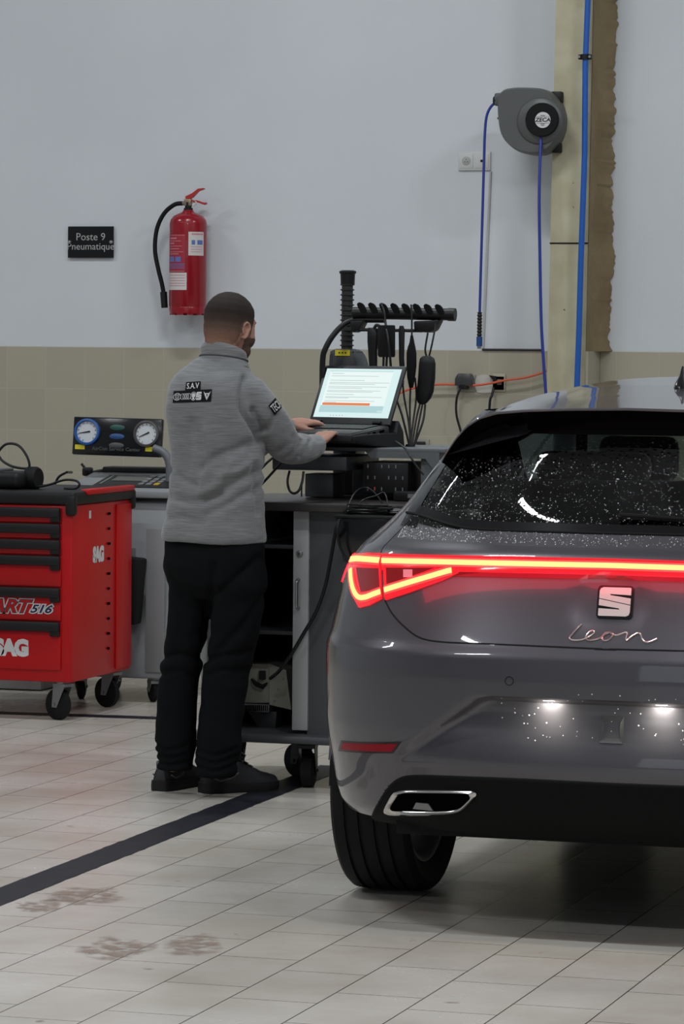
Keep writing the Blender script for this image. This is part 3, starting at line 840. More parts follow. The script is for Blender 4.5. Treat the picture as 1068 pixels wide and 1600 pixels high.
# underbody
mb = MB().box((0, 2.2, .255), (1.30, 3.5, .05)); mb.box((0, .62, .245), (.46, .34, .07), bev=.02); mb.box((0, .32, .30), (1.2, .3, .10))
mb.build('underbody', M['blackmatt'], car, smooth=0)
for wy in WH_Y:
    for s in (-1, 1):
        mb = MB(); rings = []
        for k in range(17):
            t = PI*k/16; rings.append([(s*.885, wy-.345*math.cos(t), .33+.345*math.sin(t)), (s*.60, wy-.345*math.cos(t), .33+.345*math.sin(t))])
        mb.loft(rings, closed=False, cap=False)
        mb.add([(s*.60, wy-.36, .26), (s*.60, wy+.36, .26), (s*.60, wy+.36, .70), (s*.60, wy-.36, .70)], [(0, 1, 2, 3)])
        mb.build('wheel_arch', M['blackmatt'], car)
for wy in WH_Y:
    for s in (-1, 1):
        MB().tube([(s*.884, wy-.336*math.cos(t), .33+.336*math.sin(t)) for t in [math.radians(a_) for a_ in range(12, 189, 8)]], .009, 8).build('wheel_arch_lip', M['paint'], car, smooth=60)
l = bpy.data.lights.new('light_bar_glow', 'AREA'); l.shape = 'RECTANGLE'; l.size = 1.25; l.size_y = .05; l.energy = .5; l.color = (1, .02, .05)
lo = bpy.data.objects.new('light_bar_glow', l); COL.objects.link(lo); lo.parent = car; lo.location = (0, .035, .962); lo.rotation_euler = (math.radians(28), 0, 0)
# wheels
def tyre_profile():
    P = [(.235, -.085), (.262, -.103), (.292, -.112), (.308, -.108), (.3165, -.098)]
    for k, g in enumerate((-.062, -.022, .022, .062)):
        P += [(.3195, g-.006), (.3125, g-.0055), (.3125, g+.0055), (.3195, g+.006)]
    return P+[(.3165, .098), (.308, .108), (.292, .112), (.262, .103), (.235, .085)]
def wheel(x, y, s):
    mb = MB()
    for k in range(10):
        a = 2*PI*k/10
        c, d = math.cos(a), math.sin(a)
        mb.add([(s*.03, .05*c-.022*d, .05*d+.022*c), (s*.03, .05*c+.022*d, .05*d-.022*c), (s*.045, .215*c+.018*d, .215*d-.018*c), (s*.045, .215*c-.018*d, .215*d+.018*c),
                (s*.0, .05*c-.022*d, .05*d+.022*c), (s*.0, .05*c+.022*d, .05*d-.022*c), (s*.02, .215*c+.018*d, .215*d-.018*c), (s*.02, .215*c-.018*d, .215*d+.018*c)],
               [(0, 1, 2, 3), (4, 5, 6, 7), (0, 1, 5, 4), (1, 2, 6, 5), (2, 3, 7, 6), (3, 0, 4, 7)])
    mb.lathe([(.06, -.01), (.062, .03), (.05, .045), (.0, .05)] if s > 0 else [(.06, .01), (.062, -.03), (.05, -.045), (.0, -.05)], axis='X', cap=False)
    mb.lathe([(.225, -.085), (.236, -.088), (.236, -.08), (.21, -.06), (.205, 0), (.215, .06), (.236, .08), (.236, .088), (.225, .085), (.205, .06), (.195, 0), (.2, -.06), (.225, -.085)], axis='X', n=48, cap=False)
    w = mb.build('wheel', M['zinc'], car); w.location = (x, y, .3195)
    t = MB().lathe(tyre_profile()+[(.235, -.085)], axis='X', n=96, cap=False).build('tyre', M['rubber'], w, smooth=25)
    d = MB(); d.cyl((-s*.03, 0, 0), (-s*.045, 0, 0), .15, 40); d.cyl((-s*.12, 0, 0), (-s*.03, 0, 0), .06, 24); d.build('brake_disc', M['zinc'], w)
for s in (-1, 1):
    for wy in WH_Y: wheel(s*.785, wy, s)
mb = MB(); mb.cyl((-.7, .82, .30), (.7, .82, .30), .035); mb.cyl((-.35, .95, .27), (.35, .95, .27), .03)
mb.build('rear_axle', M['zinc'], car)
# inside: parcel shelf, bench, seats, headliner, wheel
M['seat'] = mat('dark_seat_cloth', (.018, .018, .020), .9)
def seat_back(x, y, w, z0, z1, hr=True, nm='seat'):
    mb = MB().box((x, y, (z0+z1)/2), (w, .11, z1-z0), bev=.04, seg=3)
    q = mb.build(nm, M['seat'], car)
    if hr:
        mb = MB().box((x, y+.02, z1+.085), (.25, .09, .14), bev=.035, seg=3)
        for s in (-.06, .06): mb.cyl((x+s, y, z1-.02), (x+s, y+.02, z1+.06), .006, 8)
        mb.build('headrest', M['seat'], q)
mb = MB().box((0, .72, 1.02), (1.18, .62, .02), bev=.006); mb.build('parcel_shelf', M['blackmatt'], car)
MB().box((0, 1.12, .83), (1.22, .12, .68), bev=.04, seg=3).build('rear_bench_back', M['seat'], car)
for x in (-.30, .30): MB().box((x, 1.14, 1.205), (.34, .09, .09), bev=.035, seg=3).build('headrest', M['seat'], car)
for x in (-.36, .36): seat_back(x, 2.0, .46, .5, 1.12, True, 'front_seat')
mb = MB().box((0, 3.0, .86), (1.30, .42, .2), bev=.06); mb.build('dashboard', M['blackmatt'], car)
mb = MB(); mb.tube([(-.36+.18*math.cos(k*PI/16), 2.62+.06*math.sin(k*PI/16), .93+.17*math.sin(k*PI/16)) for k in range(33)], .014, 8, cap=False); mb.build('steering_wheel', M['black'], car)
mb = MB(); vs = [roof_pt(math.sin((k/20-.5)*PI)*.97, .12+.86*i/12)-Vector((0, 0, .03)) for i in range(13) for k in range(21)]
mb.add(vs, [(i*21+k, i*21+k+1, (i+1)*21+k+1, (i+1)*21+k) for i in range(12) for k in range(20)]); mb.build('headliner', M['blackmatt'], car)
for s in (-1, 1):
    for y, wd in ((.80, .22), (1.83, .05)):
        MB().box((s*.50, y, 1.17), (.03, wd, .28), bev=.01).build('pillar_trim', M['blackmatt'], car)
mb = MB().box((0, 2.45, 1.30), (.24, .02, .07), bev=.015); mb.build('rear_view_mirror', M['black'], car)
# aerial and wiper
p = at(1066, 600, X=CX0+.0); yy = .95
a = roof_pt(0, ((yy-.255)/2.3)**(1/1.5))
mb = MB(); mb.loft([[(a.x+.022*math.cos(t)*k, a.y+.075*math.sin(t)*k2, a.z-.004+h) for t in [2*PI*i/20 for i in range(20)]] for k, k2, h in ((1, 1, 0), (.85, .95, .012), (.35, .5, .035), (.12, .2, .062))])
mb.build('shark_fin_aerial', M['blackgloss'], car)
wp = MB(); wp.tube([on_rear(.0, 1.105, .016), on_rear(.16, 1.100, .012), on_rear(.38, 1.092, .008)], [.006, .005, .004], 8)
wp.cyl(on_rear(.0, 1.105, .0), on_rear(.0, 1.105, .018), .008, 16)
wp.build('rear_wiper', M['blackmatt'], car)
# water drops on the glass and shoulder
mb = MB(); rnd = random.Random(3)
def drop(c, n, r):
    a = n.orthogonal().normalized(); b = n.cross(a); R_ = []
    for rr, h in ((1, 0), (.8, .32), (.35, .5)):
        R_.append([c+(a*math.cos(k*PI/4)+b*math.sin(k*PI/4))*rr*r+n*h*r for k in range(8)])
    mb.loft(R_)
for _ in range(1900):
    t = rnd.random()
    if t < .55:
        z = 1.09+.16*rnd.random()**1.6; x = -.62+rnd.random()**1.7*1.2
        if x > XW(z)-.02: continue
    else:
        z = 1.035+rnd.random()*.03; x = -.64+rnd.random()**1.6*.9
    drop(on_rear(x, z, 0), rear_n(x, z), .0006+.0012*rnd.random()**3)
for _ in range(60):
    x = -.3+.62*rnd.random(); z = .53+.13*rnd.random()
    drop(on_rear(x, z, 0), rear_n(x, z), .001+.0015*rnd.random()**2)
M['water'] = mat('water_drop', (.75, .78, .8), .04, 0, coat=1, spec=.9)
dr = mb.build('water_droplets', M['water'], car, smooth=60); dr['kind'] = 'stuff'
# ------------------------------------------------------------------ things on the wall
def wall_at(px, py, off=0.0): return at(px, py, Y=YW-off)
def xw(px, py=400, off=0): return wall_at(px, py, off).x
# sign
p0 = wall_at(108, 354); p1 = wall_at(179, 403)
cx, cz, w_, h_ = (p0.x+p1.x)/2, (p0.z+p1.z)/2, p1.x-p0.x, p0.z-p1.z
sg = MB().box((0, 0, 0), (w_, .006, h_), bev=.001, seg=1).build('wall_sign', M['blackgloss'])
sg.location = (cx, YW-.013, cz)
tag(sg, 'black wall plate reading Poste 9 Pneumatique', 'sign')
M['signtext'] = mat('sign_grey_print', (.36, .37, .36), .5)
for t, z, sz in (('Poste 9', h_*.16, .050), ('Pneumatique', -h_*.145, .0465)):
    v, f = text_mesh(t, sz, .001, sx=1.0); mb = MB(); mb.add(v, f, Matrix.Translation((0, -.0036, z)) @ FACE); mb.build('lettering', M['signtext'], sg, smooth=0)
for s in (-1, 1):
    MB().lathe([(.0, -.013), (.007, -.012), (.0085, -.008), (.0085, .0)], axis='Y', n=20).build('screw_cap', M['steel'], sg).location = (s*(w_/2-.011), -.001, .0)
# fire extinguisher
M['redpaint'] = mat('extinguisher_red', (.27, .003, .012), .28, coat=.35, spec=.35)
R_ = .088
b0 = at(293, 490, Y=YW-.11)
fe = empty('fire_extinguisher', (b0.x, YW-.11, b0.z), 0, 'red fire extinguisher hung on the white wall, hose curving down its left', 'fire extinguisher')
top = at(293, 333, Y=YW-.11).z-b0.z
prof = [(.0, .012), (.055, .012), (.070, .014), (.080, .022), (R_, .036), (R_, top-.05), (R_-.004, top-.032), (R_-.018, top-.014), (R_-.042, top-.002), (.028, top+.006), (.024, top+.014)]
MB().lathe(prof, n=48).build('cylinder', M['redpaint'], fe, smooth=60)
mb = MB(); rings = []
for r, z in ((R_-.003, .034), (R_+.0005, .02), (R_-.004, .0), (R_-.010, .0), (R_-.008, .02)):
    rings.append([(r*math.cos(2*PI*k/64), r*math.sin(2*PI*k/64), z-(.007*(1 if math.sin(2*PI*k/64*10) > 0 else 0) if z < .01 else 0)) for k in range(64)])
mb.loft(rings, cap=False); mb.build('foot_ring', M['redpaint'], fe)
MB().lathe([(.022, top+.004), (.022, top+.022), (.016, top+.026), (.016, top+.05), (.012, top+.054)], n=24).build('neck', M['black'], fe)
vb = MB().box((0, 0, top+.050), (.036, .030, .034), bev=.005); vb.cyl((-.018, 0, top+.046), (-.045, 0, top+.046), .010, 16)
valve = vb.build('valve', mat('brass', (.30, .24, .17), .4, .8), fe)
M['handlered'] = mat('handle_red', (.42, .02, .02), .4)
MB().loft([[Vector(p)+Vector((0, y, 0)) for y in (-.011, .011)]+[Vector(p)+Vector((.002, y, -t)) for y in (.011, -.011)] for p, t in (((-.012, 0, top+.078), .018), ((.020, 0, top+.092), .020), ((.050, 0, top+.114), .012), ((.078, 0, top+.117), .005))]).build('lever', M['handlered'], fe)
MB().loft([[Vector(p)+Vector((0, y, 0)) for y in (-.010, .010)]+[Vector(p)+Vector((.002, y, -t)) for y in (.010, -.010)] for p, t in (((.010, 0, top+.062), .012), ((.045, 0, top+.060), .010), ((.080, 0, top+.048), .010), ((.090, 0, top+.050), .006))]).build('carry_handle', M['handlered'], fe)
mb = MB(); mb.tube([(.034+.011*math.cos(k*PI/8), -.014, top+.046+.011*math.sin(k*PI/8)) for k in range(17)], .0012, 6, cap=False); mb.build('safety_pin', M['steel'], fe)
q = lambda px, py: (at(px, py, Y=YW-.12)-Vector(fe.location))
hose = [Vector((-.03, 0, top+.046))]+[q(*p)*1 for p in ((272, 320), (256, 334), (245, 358), (242, 390), (247, 420), (252, 440), (255, 455))]
MB().tube(spline(hose, 6), .0105, 12).build('hose', M['rubber'], fe, smooth=60)
n0, n1 = q(255, 452), q(257, 481)
MB().tube([n0, n0+(n1-n0)*.12, n0+(n1-n0)*.14, n1], [.008, .009, .0165, .0155], 16).build('nozzle', M['black'], fe)
def on_cyl(px0, py0, px1, py1, r, o, name, mt, parent, dr=.0008, n=10):
    a0 = math.asin(max(-.999, min(.999, (at(px0, py0, Y=YW-.2).x-o.x)/r))); a1 = math.asin(max(-.999, min(.999, (at(px1, py0, Y=YW-.2).x-o.x)/r)))
    # turned towards the viewer's side
    z0 = at(px0, py0, Y=YW-.2).z-o.z; z1 = at(px1, py1, Y=YW-.2).z-o.z
    vs = []
    for k in range(n+1):
        a = a0+(a1-a0)*k/n
        for z in (z0, z1): vs.append(((r+dr)*math.sin(a), -(r+dr)*math.cos(a), z))
    return MB().add(vs, [(2*k, 2*k+1, 2*k+3, 2*k+2) for k in range(n)]).build(name, mt, parent)
def lab(d0, z0, d1, z1, r, name, mt, parent, dr):
    """patch on the cylinder between angles d0..d1 (degrees, 0 = towards the viewer) and heights"""
    vs = []; n = 12; off = BETA*1.0
    for k in range(n+1):
        a = math.radians(d0+(d1-d0)*k/n)+off
        for z in (z0, z1): vs.append(((r+dr)*math.sin(a), -(r+dr)*math.cos(a), z))
    return MB().add(vs, [(2*k, 2*k+1, 2*k+3, 2*k+2) for k in range(n)]).build(name, mt, parent)
def ang(px): return math.degrees(math.asin(max(-.98, min(.98, (px-293.2)/30.2))))
def hz(py): return at(293, py, Y=YW-.2).z-fe.location.z
M['labelred'] = mat('label_dark_red', (.33, .02, .035), .45)
M['labelpink'] = mat('label_pink_line', (.55, .20, .24), .5); M['inkblue'] = mat('label_blue', (.10, .16, .42), .5); M['paper'] = mat('label_paper', (.60, .58, .56), .6)
a = lab(ang(263.5), hz(366), ang(290), hz(424), R_, 'label', M['labelred'], fe, .0006)
for py, x1 in ((367, 289), (376, 283), (384, 285), (393, 287), (423.5, 289)):
    lab(ang(264.5), hz(py), ang(x1), hz(py+.9), R_, 'label_line', M['labelpink'], a, .0010)
for py, x1, h in ((371, 276, 2.2), (379, 272, 2.0), (388, 280, 1.2), (396, 279, 1.2)):
    lab(ang(265), hz(py), ang(x1), hz(py+h), R_, 'label_line', M['labelpink'], a, .0010)
for x0, x1 in ((265, 272), (274, 283)): lab(ang(x0), hz(401), ang(x1), hz(409), R_, 'label_pictogram', M['inkblue'], a, .0012)
for py in (412, 415, 418): lab(ang(265), hz(py), ang(289), hz(py+1.2), R_, 'label_line', M['inkblue'], a, .0010)
b = lab(ang(262.5), hz(426), ang(292.5), hz(453), R_, 'label', M['paper'], fe, .0012); b['label'] = 'white paper label'
for py in (429.5, 434, 438, 442, 446): lab(ang(264.5), hz(py), ang(290), hz(py+.8), R_, 'label_line', M['labelpink'], b, .0018)
c = lab(ang(295), hz(362), ang(318.6), hz(399), R_, 'label', M['paper'], fe, .0008); c['label'] = 'white paper label with blue print'
lab(ang(300), hz(364.5), ang(317.5), hz(366.5), R_, 'label_line', M['labelpink'], c, .0014)
for x0, x1 in ((300, 305.5), (309, 317)): lab(ang(x0), hz(375), ang(x1), hz(382), R_, 'label_print', M['inkblue'], c, .0014)
for py in (385, 389, 393): lab(ang(299), hz(py), ang(316), hz(py+.8), R_, 'label_line', M['labelpink'], c, .0014)
MB().box((0, .095, top-.06), (.05, .03, .05), bev=.003).build('wall_bracket', M['steel'], fe)
# sockets high on the wall
def plate(px0, py0, px1, py1, name, mt, off=.012, d=.010, label=None, cat='socket', yw=YW):
    a = at(px0, py0, Y=yw-off); b = at(px1, py1, Y=yw-off)
    o = MB().box((0, 0, 0), (b.x-a.x, d, a.z-b.z), bev=.003).build(name, mt)
    o.location = ((a.x+b.x)/2, yw-d/2-.0005-(off if off > .012 else 0), (a.z+b.z)/2)
    if label: tag(o, label, cat)
    return o, b.x-a.x, a.z-b.z
o, w_, h_ = plate(715, 237, 765.5, 266, 'wall_socket', M['white'], label='white double wall socket high on the wall by the hose reel')
M['socket_in'] = mat('socket_inner', (.42, .42, .41), .5)
for s, nm in ((-1, 'socket_face'), (1, 'data_port')):
    f = MB().box((s*w_*.24, -.0055, 0), (w_*.42, .004, h_*.78), bev=.002).build(nm, M['white'], o)
    if s < 0:
        MB().lathe([(.0, -.009), (.019, -.009), (.021, -.0075)], (s*w_*.24, 0, 0), 'Y', 32, cap=False).build('socket_well', M['socket_in'], f)
        for dx, dz in ((-.006, -.004), (.006, -.004), (0, .007)): MB().cyl((s*w_*.24+dx, -.0085, dz), (s*w_*.24+dx, -.0095, dz), .0022, 10).build('pin_hole', M['black'], f)
    else:
        MB().box((s*w_*.24, -.0078, 0), (.013, .003, .011)).build('jack', M['black'], f)
# thin surface conduit running down from it and along the top of the tiles
a = wall_at(766, 268, .005); b = wall_at(754, 546, .005); c_ = wall_at(756, 546.5, .02); d_ = wall_at(853, 548.5, .02)
mb = MB(); mb.tube([(a.x, YW-.005, a.z), (b.x, YW-.005, b.z)], .006, 8)
tag(mb.build('cable_conduit', mat('conduit_white', (.42, .43, .43), .5)), 'thin white conduit running down the wall from the white double socket', 'conduit')
mb = MB(); mb.tube([(b.x, YW-.018, H_TILE+.004), (d_.x-.02, YW-.018, H_TILE+.004)], .005, 8)
tag(mb.build('cable', M['cable']), 'dark cable lying along the top edge of the tiles left of the pillar', 'cable')
# lower sockets in the tiles
M['greyplate'] = mat('grey_socket_plate', (.27, .26, .23), .45)
o, w_, h_ = plate(713, 585, 742, 612, 'wall_socket', M['greyplate'], off=.02, label='grey socket with flip cover and black plug in the tiles, left of the filler patch')
o.location.y = YW-TD-.006
MB().prism([(-w_*.46, -.012), (-w_*.46, .02), (-w_*.3, h_*.56), (w_*.36, h_*.56), (w_*.48, .02), (w_*.48, -.012)], -.05, -.004, bev=.004).build('socket_cover', mat('smoked_cover', (.04, .042, .045), .3), o)
MB().box((-.002, -.03, -.014), (.045, .04, .03), bev=.008).build('plug', M['black'], o)
s1 = Vector(o.location)
mb = MB(); mb.tube(spline([s1+Vector((-.012, -.045, -.02)), s1+Vector((-.03, -.05, -.07)), s1+Vector((-.03, -.05, -.15)), s1+Vector((.0, -.05, -.26)), s1+Vector((.02, -.06, -.42)), s1+Vector((0, -.08, -.8))], 5), .0055, 8)
tag(mb.build('plug_cable', M['cable']), 'black cable hanging from the plug with the flip cover', 'cable')
mb = MB(); a = at(743, 586, Y=YW-TD); b = at(772, 614, Y=YW-TD)
n = 40; cxx, czz = (a.x+b.x)/2, (a.z+b.z)/2
pts = [((a.x-b.x)/-2*1.05*math.copysign(abs(math.cos(t))**.6, math.cos(t))*(1+.12*noise.noise(Vector((math.cos(t)*2, math.sin(t)*2, 0)))), (a.z-b.z)/2*1.05*math.copysign(abs(math.sin(t))**.6, math.sin(t))*(1+.15*noise.noise(Vector((math.cos(t)*2, math.sin(t)*2, 4))))) for t in [2*PI*k/n for k in range(n)]]
o = MB().prism(pts, -.004, .0).build('wall_filler', mat('filler_plaster', (.50, .48, .43), .9), smooth=0)
o.location = (cxx, YW-TD-.0005, czz); tag(o, 'pale filler patch on the tiles between the two low sockets', 'plaster patch')
o, w_, h_ = plate(769, 584, 789, 612, 'wall_socket', mat('cream_socket', (.45, .41, .30), .5), off=.02, label='open broken socket with a black plug in the tiles, right of the filler patch')
o.location.y = YW-TD-.006
MB().box((-.001, -.008, -.002), (w_*.82, .006, h_*.74)).build('socket_hole', M['void'], o)
MB().box((.006, -.018, .003), (.022, .022, .026), bev=.004, rz=.2).build('socket_core', mat('socket_core', (.16, .13, .09), .6), o)
MB().prism([(-.045, .034), (-.010, .030), (-.006, .0), (-.018, .006)], -.02, -.008).build('torn_cover', M['black'], o)
s2 = Vector(o.location)
mb = MB(); mb.tube(spline([s2+Vector((-.02, -.02, -.022)), s2+Vector((-.024, -.035, -.06)), s2+Vector((-.034, -.04, -.12)), s2+Vector((-.04, -.05, -.5))], 5), .006, 8)
tag(mb.build('plug_cable', M['cable']), 'black cable hanging from the broken socket by the pillar', 'cable')
# socket behind the trolley's upright
o, w_, h_ = plate(650, 686, 670, 711, 'wall_socket', M['greyplate'], off=.02, label='small grey socket low on the tiles behind the tester trolley')
o.location.y = YW-TD-.006
MB().box((-.004, -.02, 0), (w_*.62, .03, h_*.7), bev=.004).build('socket_cover', M['black'], o)
# orange cable slung along the wall
mb = MB(); yo = YW-.055
P = [at(px, py, Y=yo) for px, py in ((560, 632), (590, 624), (622, 615), (640, 608), (668, 602), (700, 600.5), (740, 602), (765, 599), (790, 594), (820, 590), (845, 583), (853, 579))]
mb.tube(spline(P, 6), .0052, 8)
tag(mb.build('orange_cable', mat('orange_cable', (.62, .09, .03), .4)), 'orange cable slung along the tiled wall past the sockets', 'cable')
# blue air pipe with its clamp, in front of the pillar
yb = yp-.05
P = [at(px, py, Y=yb) for px, py in ((930, -500), (921, -60), (918, 0), (914, 100), (913, 240), (907, 410), (904, 520), (901, 600), (898, 680))]
o = MB().tube(P, .0135, 20).build('air_pipe', mat('blue_pipe', (.012, .10, .42), .35), smooth=60)
tag(o, 'bright blue compressed air pipe running down the cream pillar', 'pipe')
c = at(913.5, 89, Y=yb)
k_ = empty('pipe_clamp', c, 0, 'dark rubber lined clamp holding the blue pipe to the pillar', 'clamp')
MB().lathe([(.0142, -.012), (.020, -.012), (.020, .012), (.0142, .012), (.0142, -.012)], axis='Z', cap=False).build('clamp_ring', M['black'], k_)
MB().box((0, .035, 0), (.012, .03, .012)).build('stud', M['zinc'], k_)
for s in (-1, 1):
    e = MB().box((s*.024, 0, .0), (.012, .018, .022), bev=.002).build('clamp_ear', M['black'], k_)
    MB().cyl((s*.024, -.016, 0), (s*.024, .016, 0), .006, 8).build('bolt', M['zinc'], e)
# hose reel on the pillar's left
M['reelgrey'] = mat('reel_grey', (.085, .088, .088), .42, bump=(250, .1))
M['bluehose'] = mat('blue_hose', (.02, .04, .26), .35)
yc_ = yp-.02
c = at(829, 190, Y=yc_-.05)
reel = empty('hose_reel', c, 0, 'grey air hose reel fixed to the left of the cream pillar', 'hose reel')
def rq(px, py, dy=0): return at(px, py, Y=c.y+dy)-c
ctr = rq(840, 190, -.05)
# housing outline, seen from the front, as a lathe-like loft with the nose at top left
def outline(s, dy, k=40):
    P = [(779, 150), (790, 140), (808, 137), (828, 137), (848, 139), (865, 148), (876, 166), (880, 188), (876, 212), (865, 231), (848, 241), (829, 242), (808, 236), (791, 221), (783, 205), (780, 185), (779, 168)]
    V = [rq(*p) for p in P]; Q = spline(V+[V[0]], 4)[:-1]
    m_ = sum(Q, Vector())/len(Q)
    return [Vector((m_.x+(p.x-m_.x)*s, dy, m_.z+(p.z-m_.z)*s)) for p in Q]
mb = MB(); mb.loft([outline(.90, .13), outline(.98, .11), outline(1, .07), outline(1, -.0), outline(.985, -.03), outline(.93, -.05)])
mb.build('housing', M['reelgrey'], reel, smooth=50)
fc = rq(843, 189, -.05); r1 = (rq(879, 189).x-rq(807, 189).x)/2
hub = MB().lathe([(.0, -.075), (r1*.55, -.075), (r1*.60, -.070), (r1*.62, -.063), (r1*.92, -.060), (r1*1.0, -.050), (r1*1.03, -.03)], (fc.x, 0, fc.z), 'Y', 64, cap=False)
hub.build('side_cover', M['reelgrey'], reel, smooth=50)
rr = (rq(872, 189).x-rq(821, 189).x)/2
dk = MB().lathe([(.0, -.084), (rr*.96, -.084), (rr, -.080), (rr, -.066)], (rq(846, 187, -.08).x, 0, rq(846, 187, -.08).z), 'Y', 64, cap=False).build('hub_disc', M['blackmatt'], reel, smooth=50)
lc = rq(847.5, 187.5, -.085); lr = (rq(859.5, 189).x-rq(835.5, 189).x)/2
lbl = MB().lathe([(.0, -.0860), (lr, -.0860), (lr, -.084)], (lc.x, 0, lc.z), 'Y', 40, cap=False).build('round_label', M['whiteprint'], dk)
v, f = text_mesh('ZECA', .024, .0006, bold=.0006, sx=1.15, shear=.15); mb = MB(); mb.add(v, f, Matrix.Translation((lc.x, -.0866, lc.z)) @ FACE); mb.build('lettering', M['black'], lbl, smooth=0)
for dz, ww in ((.020, .022), (-.018, .020), (-.024, .014)): MB().box((lc.x, -.0864, lc.z+dz), (ww, .0006, .0025)).build('label_line', M['black'], lbl)
for dz in (.0145, -.0135): MB().box((lc.x, -.0864, lc.z+dz), (lr*1.7, .0006, .0012)).build('label_line', M['black'], lbl)
# dark brackets behind, reaching the pillar
for (a_, b_) in (((858, 142), (874, 160)), ((858, 222), (872, 238))):
    A, B = rq(*a_), rq(*b_)
    MB().box(((A.x+B.x)/2, .10, (A.z+B.z)/2), (B.x-A.x, .14, A.z-B.z), bev=.006).build('bracket', M['black'], reel)
no = rq(780, 157)
MB().box((no.x+.022, -.0, no.z+.004), (.075, .09, .055), bev=.01).build('nozzle_block', M['reelgrey'], reel)
MB().lathe([(.0, .0), (.018, .002), (.024, .014), (.024, .03), (.016, .04)], axis='X', n=24).build('hose_guide', M['black'], reel).location = (no.x-.024, -.02, no.z-.002)
for k, (a_, b_) in enumerate((((779, 185), (796, 192)), ((785, 209), (802, 203)))):
    A, B = rq(*a_), rq(*b_); MB().tube([A+Vector((0, -.02, 0)), B+Vector((0, -.045, 0))], .005, 8).build('housing_rib', M['reelgrey'], reel)
hp = [rq(px, py, -.02) for px, py in ((778, 160), (768, 165), (760, 181), (757, 210), (755.5, 260), (752, 380), (750, 450), (749, 488))]
h1 = MB().tube(spline(hp, 6), .0062, 10).build('working_hose', M['bluehose'], reel, smooth=60)
bl = rq(749, 488, -.02); el = rq(748.5, 528, -.02)
mb = MB(); n = 16; mb.tube([bl+(el-bl)*(i/n) for i in range(n+1)], [.0085 if i % 2 else .0125 for i in range(n+1)], 12); mb.build('bend_guard', M['black'], h1)
MB().tube([rq(748.5, 526, -.02), rq(748.3, 541, -.02)], .0135, 16).build('coupling', mat('blue_coupling', (.02, .07, .25), .4, .3), h1)
MB().tube([rq(748.3, 541, -.02), rq(748.2, 545, -.02)], [.010, .008], 12).build('coupling_tip', M['steel'], h1)
hp = [rq(px, py, -.09) for px, py in ((842, 216), (842, 300), (843, 400), (845, 500), (849, 570), (852, 610), (856, 660))]
hp[0] = hp[0]+Vector((0, .03, 0))
MB().tube(spline([hp[0]+Vector((0, .03, .01))]+hp, 6), .0072, 10).build('supply_hose', M['bluehose'], reel, smooth=60)
# low white box behind the red trolley's wheels
yk = at(30, 1079, Z=0).y
a = at(-80, 1079, Y=yk); b = at(64, 1079, Y=yk)
o = MB().box(((a.x+b.x)/2, yk+.25, .11), (b.x-a.x, .5, .21), bev=.006).build('low_crate', mat('dirty_white_board', (.26, .26, .255), .7, var=(7, (.2, .2, .19))), smooth=30)
o.location.z = .0; tag(o, 'low dirty white crate on the floor behind the red trolley', 'crate')
# ------------------------------------------------------------------ casters
def caster(parent, x, y, h, r, wd=.028, yaw=0.0, name='caster', dark=False):
    """one swivel caster whose plate hangs at height h above the floor (parent's origin is on the floor)"""
    c = empty(name, (x, y, 0), yaw); c.parent = parent
    MB().lathe([(.0, -wd/2-.002), (r*.35, -wd/2-.002), (r*.4, -wd/2), (r*.78, -wd/2), (r, -wd/2+.006), (r, wd/2-.006), (r*.78, wd/2), (r*.4, wd/2), (r*.35, wd/2+.002), (0, wd/2+.002)], (0, r*.45, r), 'X', 36, cap=False).build('caster_wheel', M['rubber'], c)
    mb = MB()
    for s in (-1, 1):
        xx = s*(wd/2+.006)
        mb.add([(xx-.0015, -.03, h-.02), (xx-.0015, .035, h-.02), (xx-.0015, r*.45+.014, r-.012), (xx-.0015, r*.45-.014, r-.012),
                (xx+.0015, -.03, h-.02), (xx+.0015, .035, h-.02), (xx+.0015, r*.45+.014, r-.012), (xx+.0015, r*.45-.014, r-.012)],
               [(0, 1, 2, 3), (4, 5, 6, 7), (0, 1, 5, 4), (1, 2, 6, 5), (2, 3, 7, 6), (3, 0, 4, 7)])
    mb.box((0, 0, h-.016), (wd+.018, .07, .012)); mb.lathe([(.028, h-.012), (.03, h-.004), (.03, h)], n=24)
    mb.cyl((-wd/2-.012, r*.45, r), (wd/2+.012, r*.45, r), .006, 10)
    mb.build('caster_fork', M['black'] if dark else M['zinc'], c)
    return c
# ------------------------------------------------------------------ red tool trolley
M['toolred'] = mat('tool_red', (.46, .0025, .005), .38, coat=.12, spec=.25)
cA = at(112, 1067, Z=.16); yF = cA.y; xR = cA.x       # front right bottom corner of the body
dep = 0
for k in range(200):
    dep += .005
    if (Vector((xR, yF+dep, cA.z))-EYE).dot(RV)/(Vector((xR, yF+dep, cA.z))-EYE).dot(fwd)*FPX+534 > 203: break
TW = .74; ztop = at(122, 790, Y=yF).z; zb_ = .16
tc_ = empty('tool_trolley', (xR-TW/2, yF+dep/2, 0), 0, 'red tool trolley with black drawer handles and black top, cut by the left edge', 'tool trolley')
fy = -dep/2; hx = TW/2
mb = MB().box((0, 0, (zb_+ztop)/2), (TW, dep, ztop-zb_), bev=.008)
mb.build('body', M['toolred'], tc_)
# side panel: recessed field with perforation column
MB().box((hx+.003, dep*.36, (zb_+ztop)/2), (.008, dep*.26, ztop-zb_-.03), bev=.003).build('side_panel', M['toolred'], tc_)
for i in range(10):
    z = ztop-.05-i*(ztop-zb_-.16)/9
    MB().box((hx+.004, dep*.10, z), (.006, .020 if i % 2 == 0 else .012, .010)).build('vent_slot', M['void'], tc_)
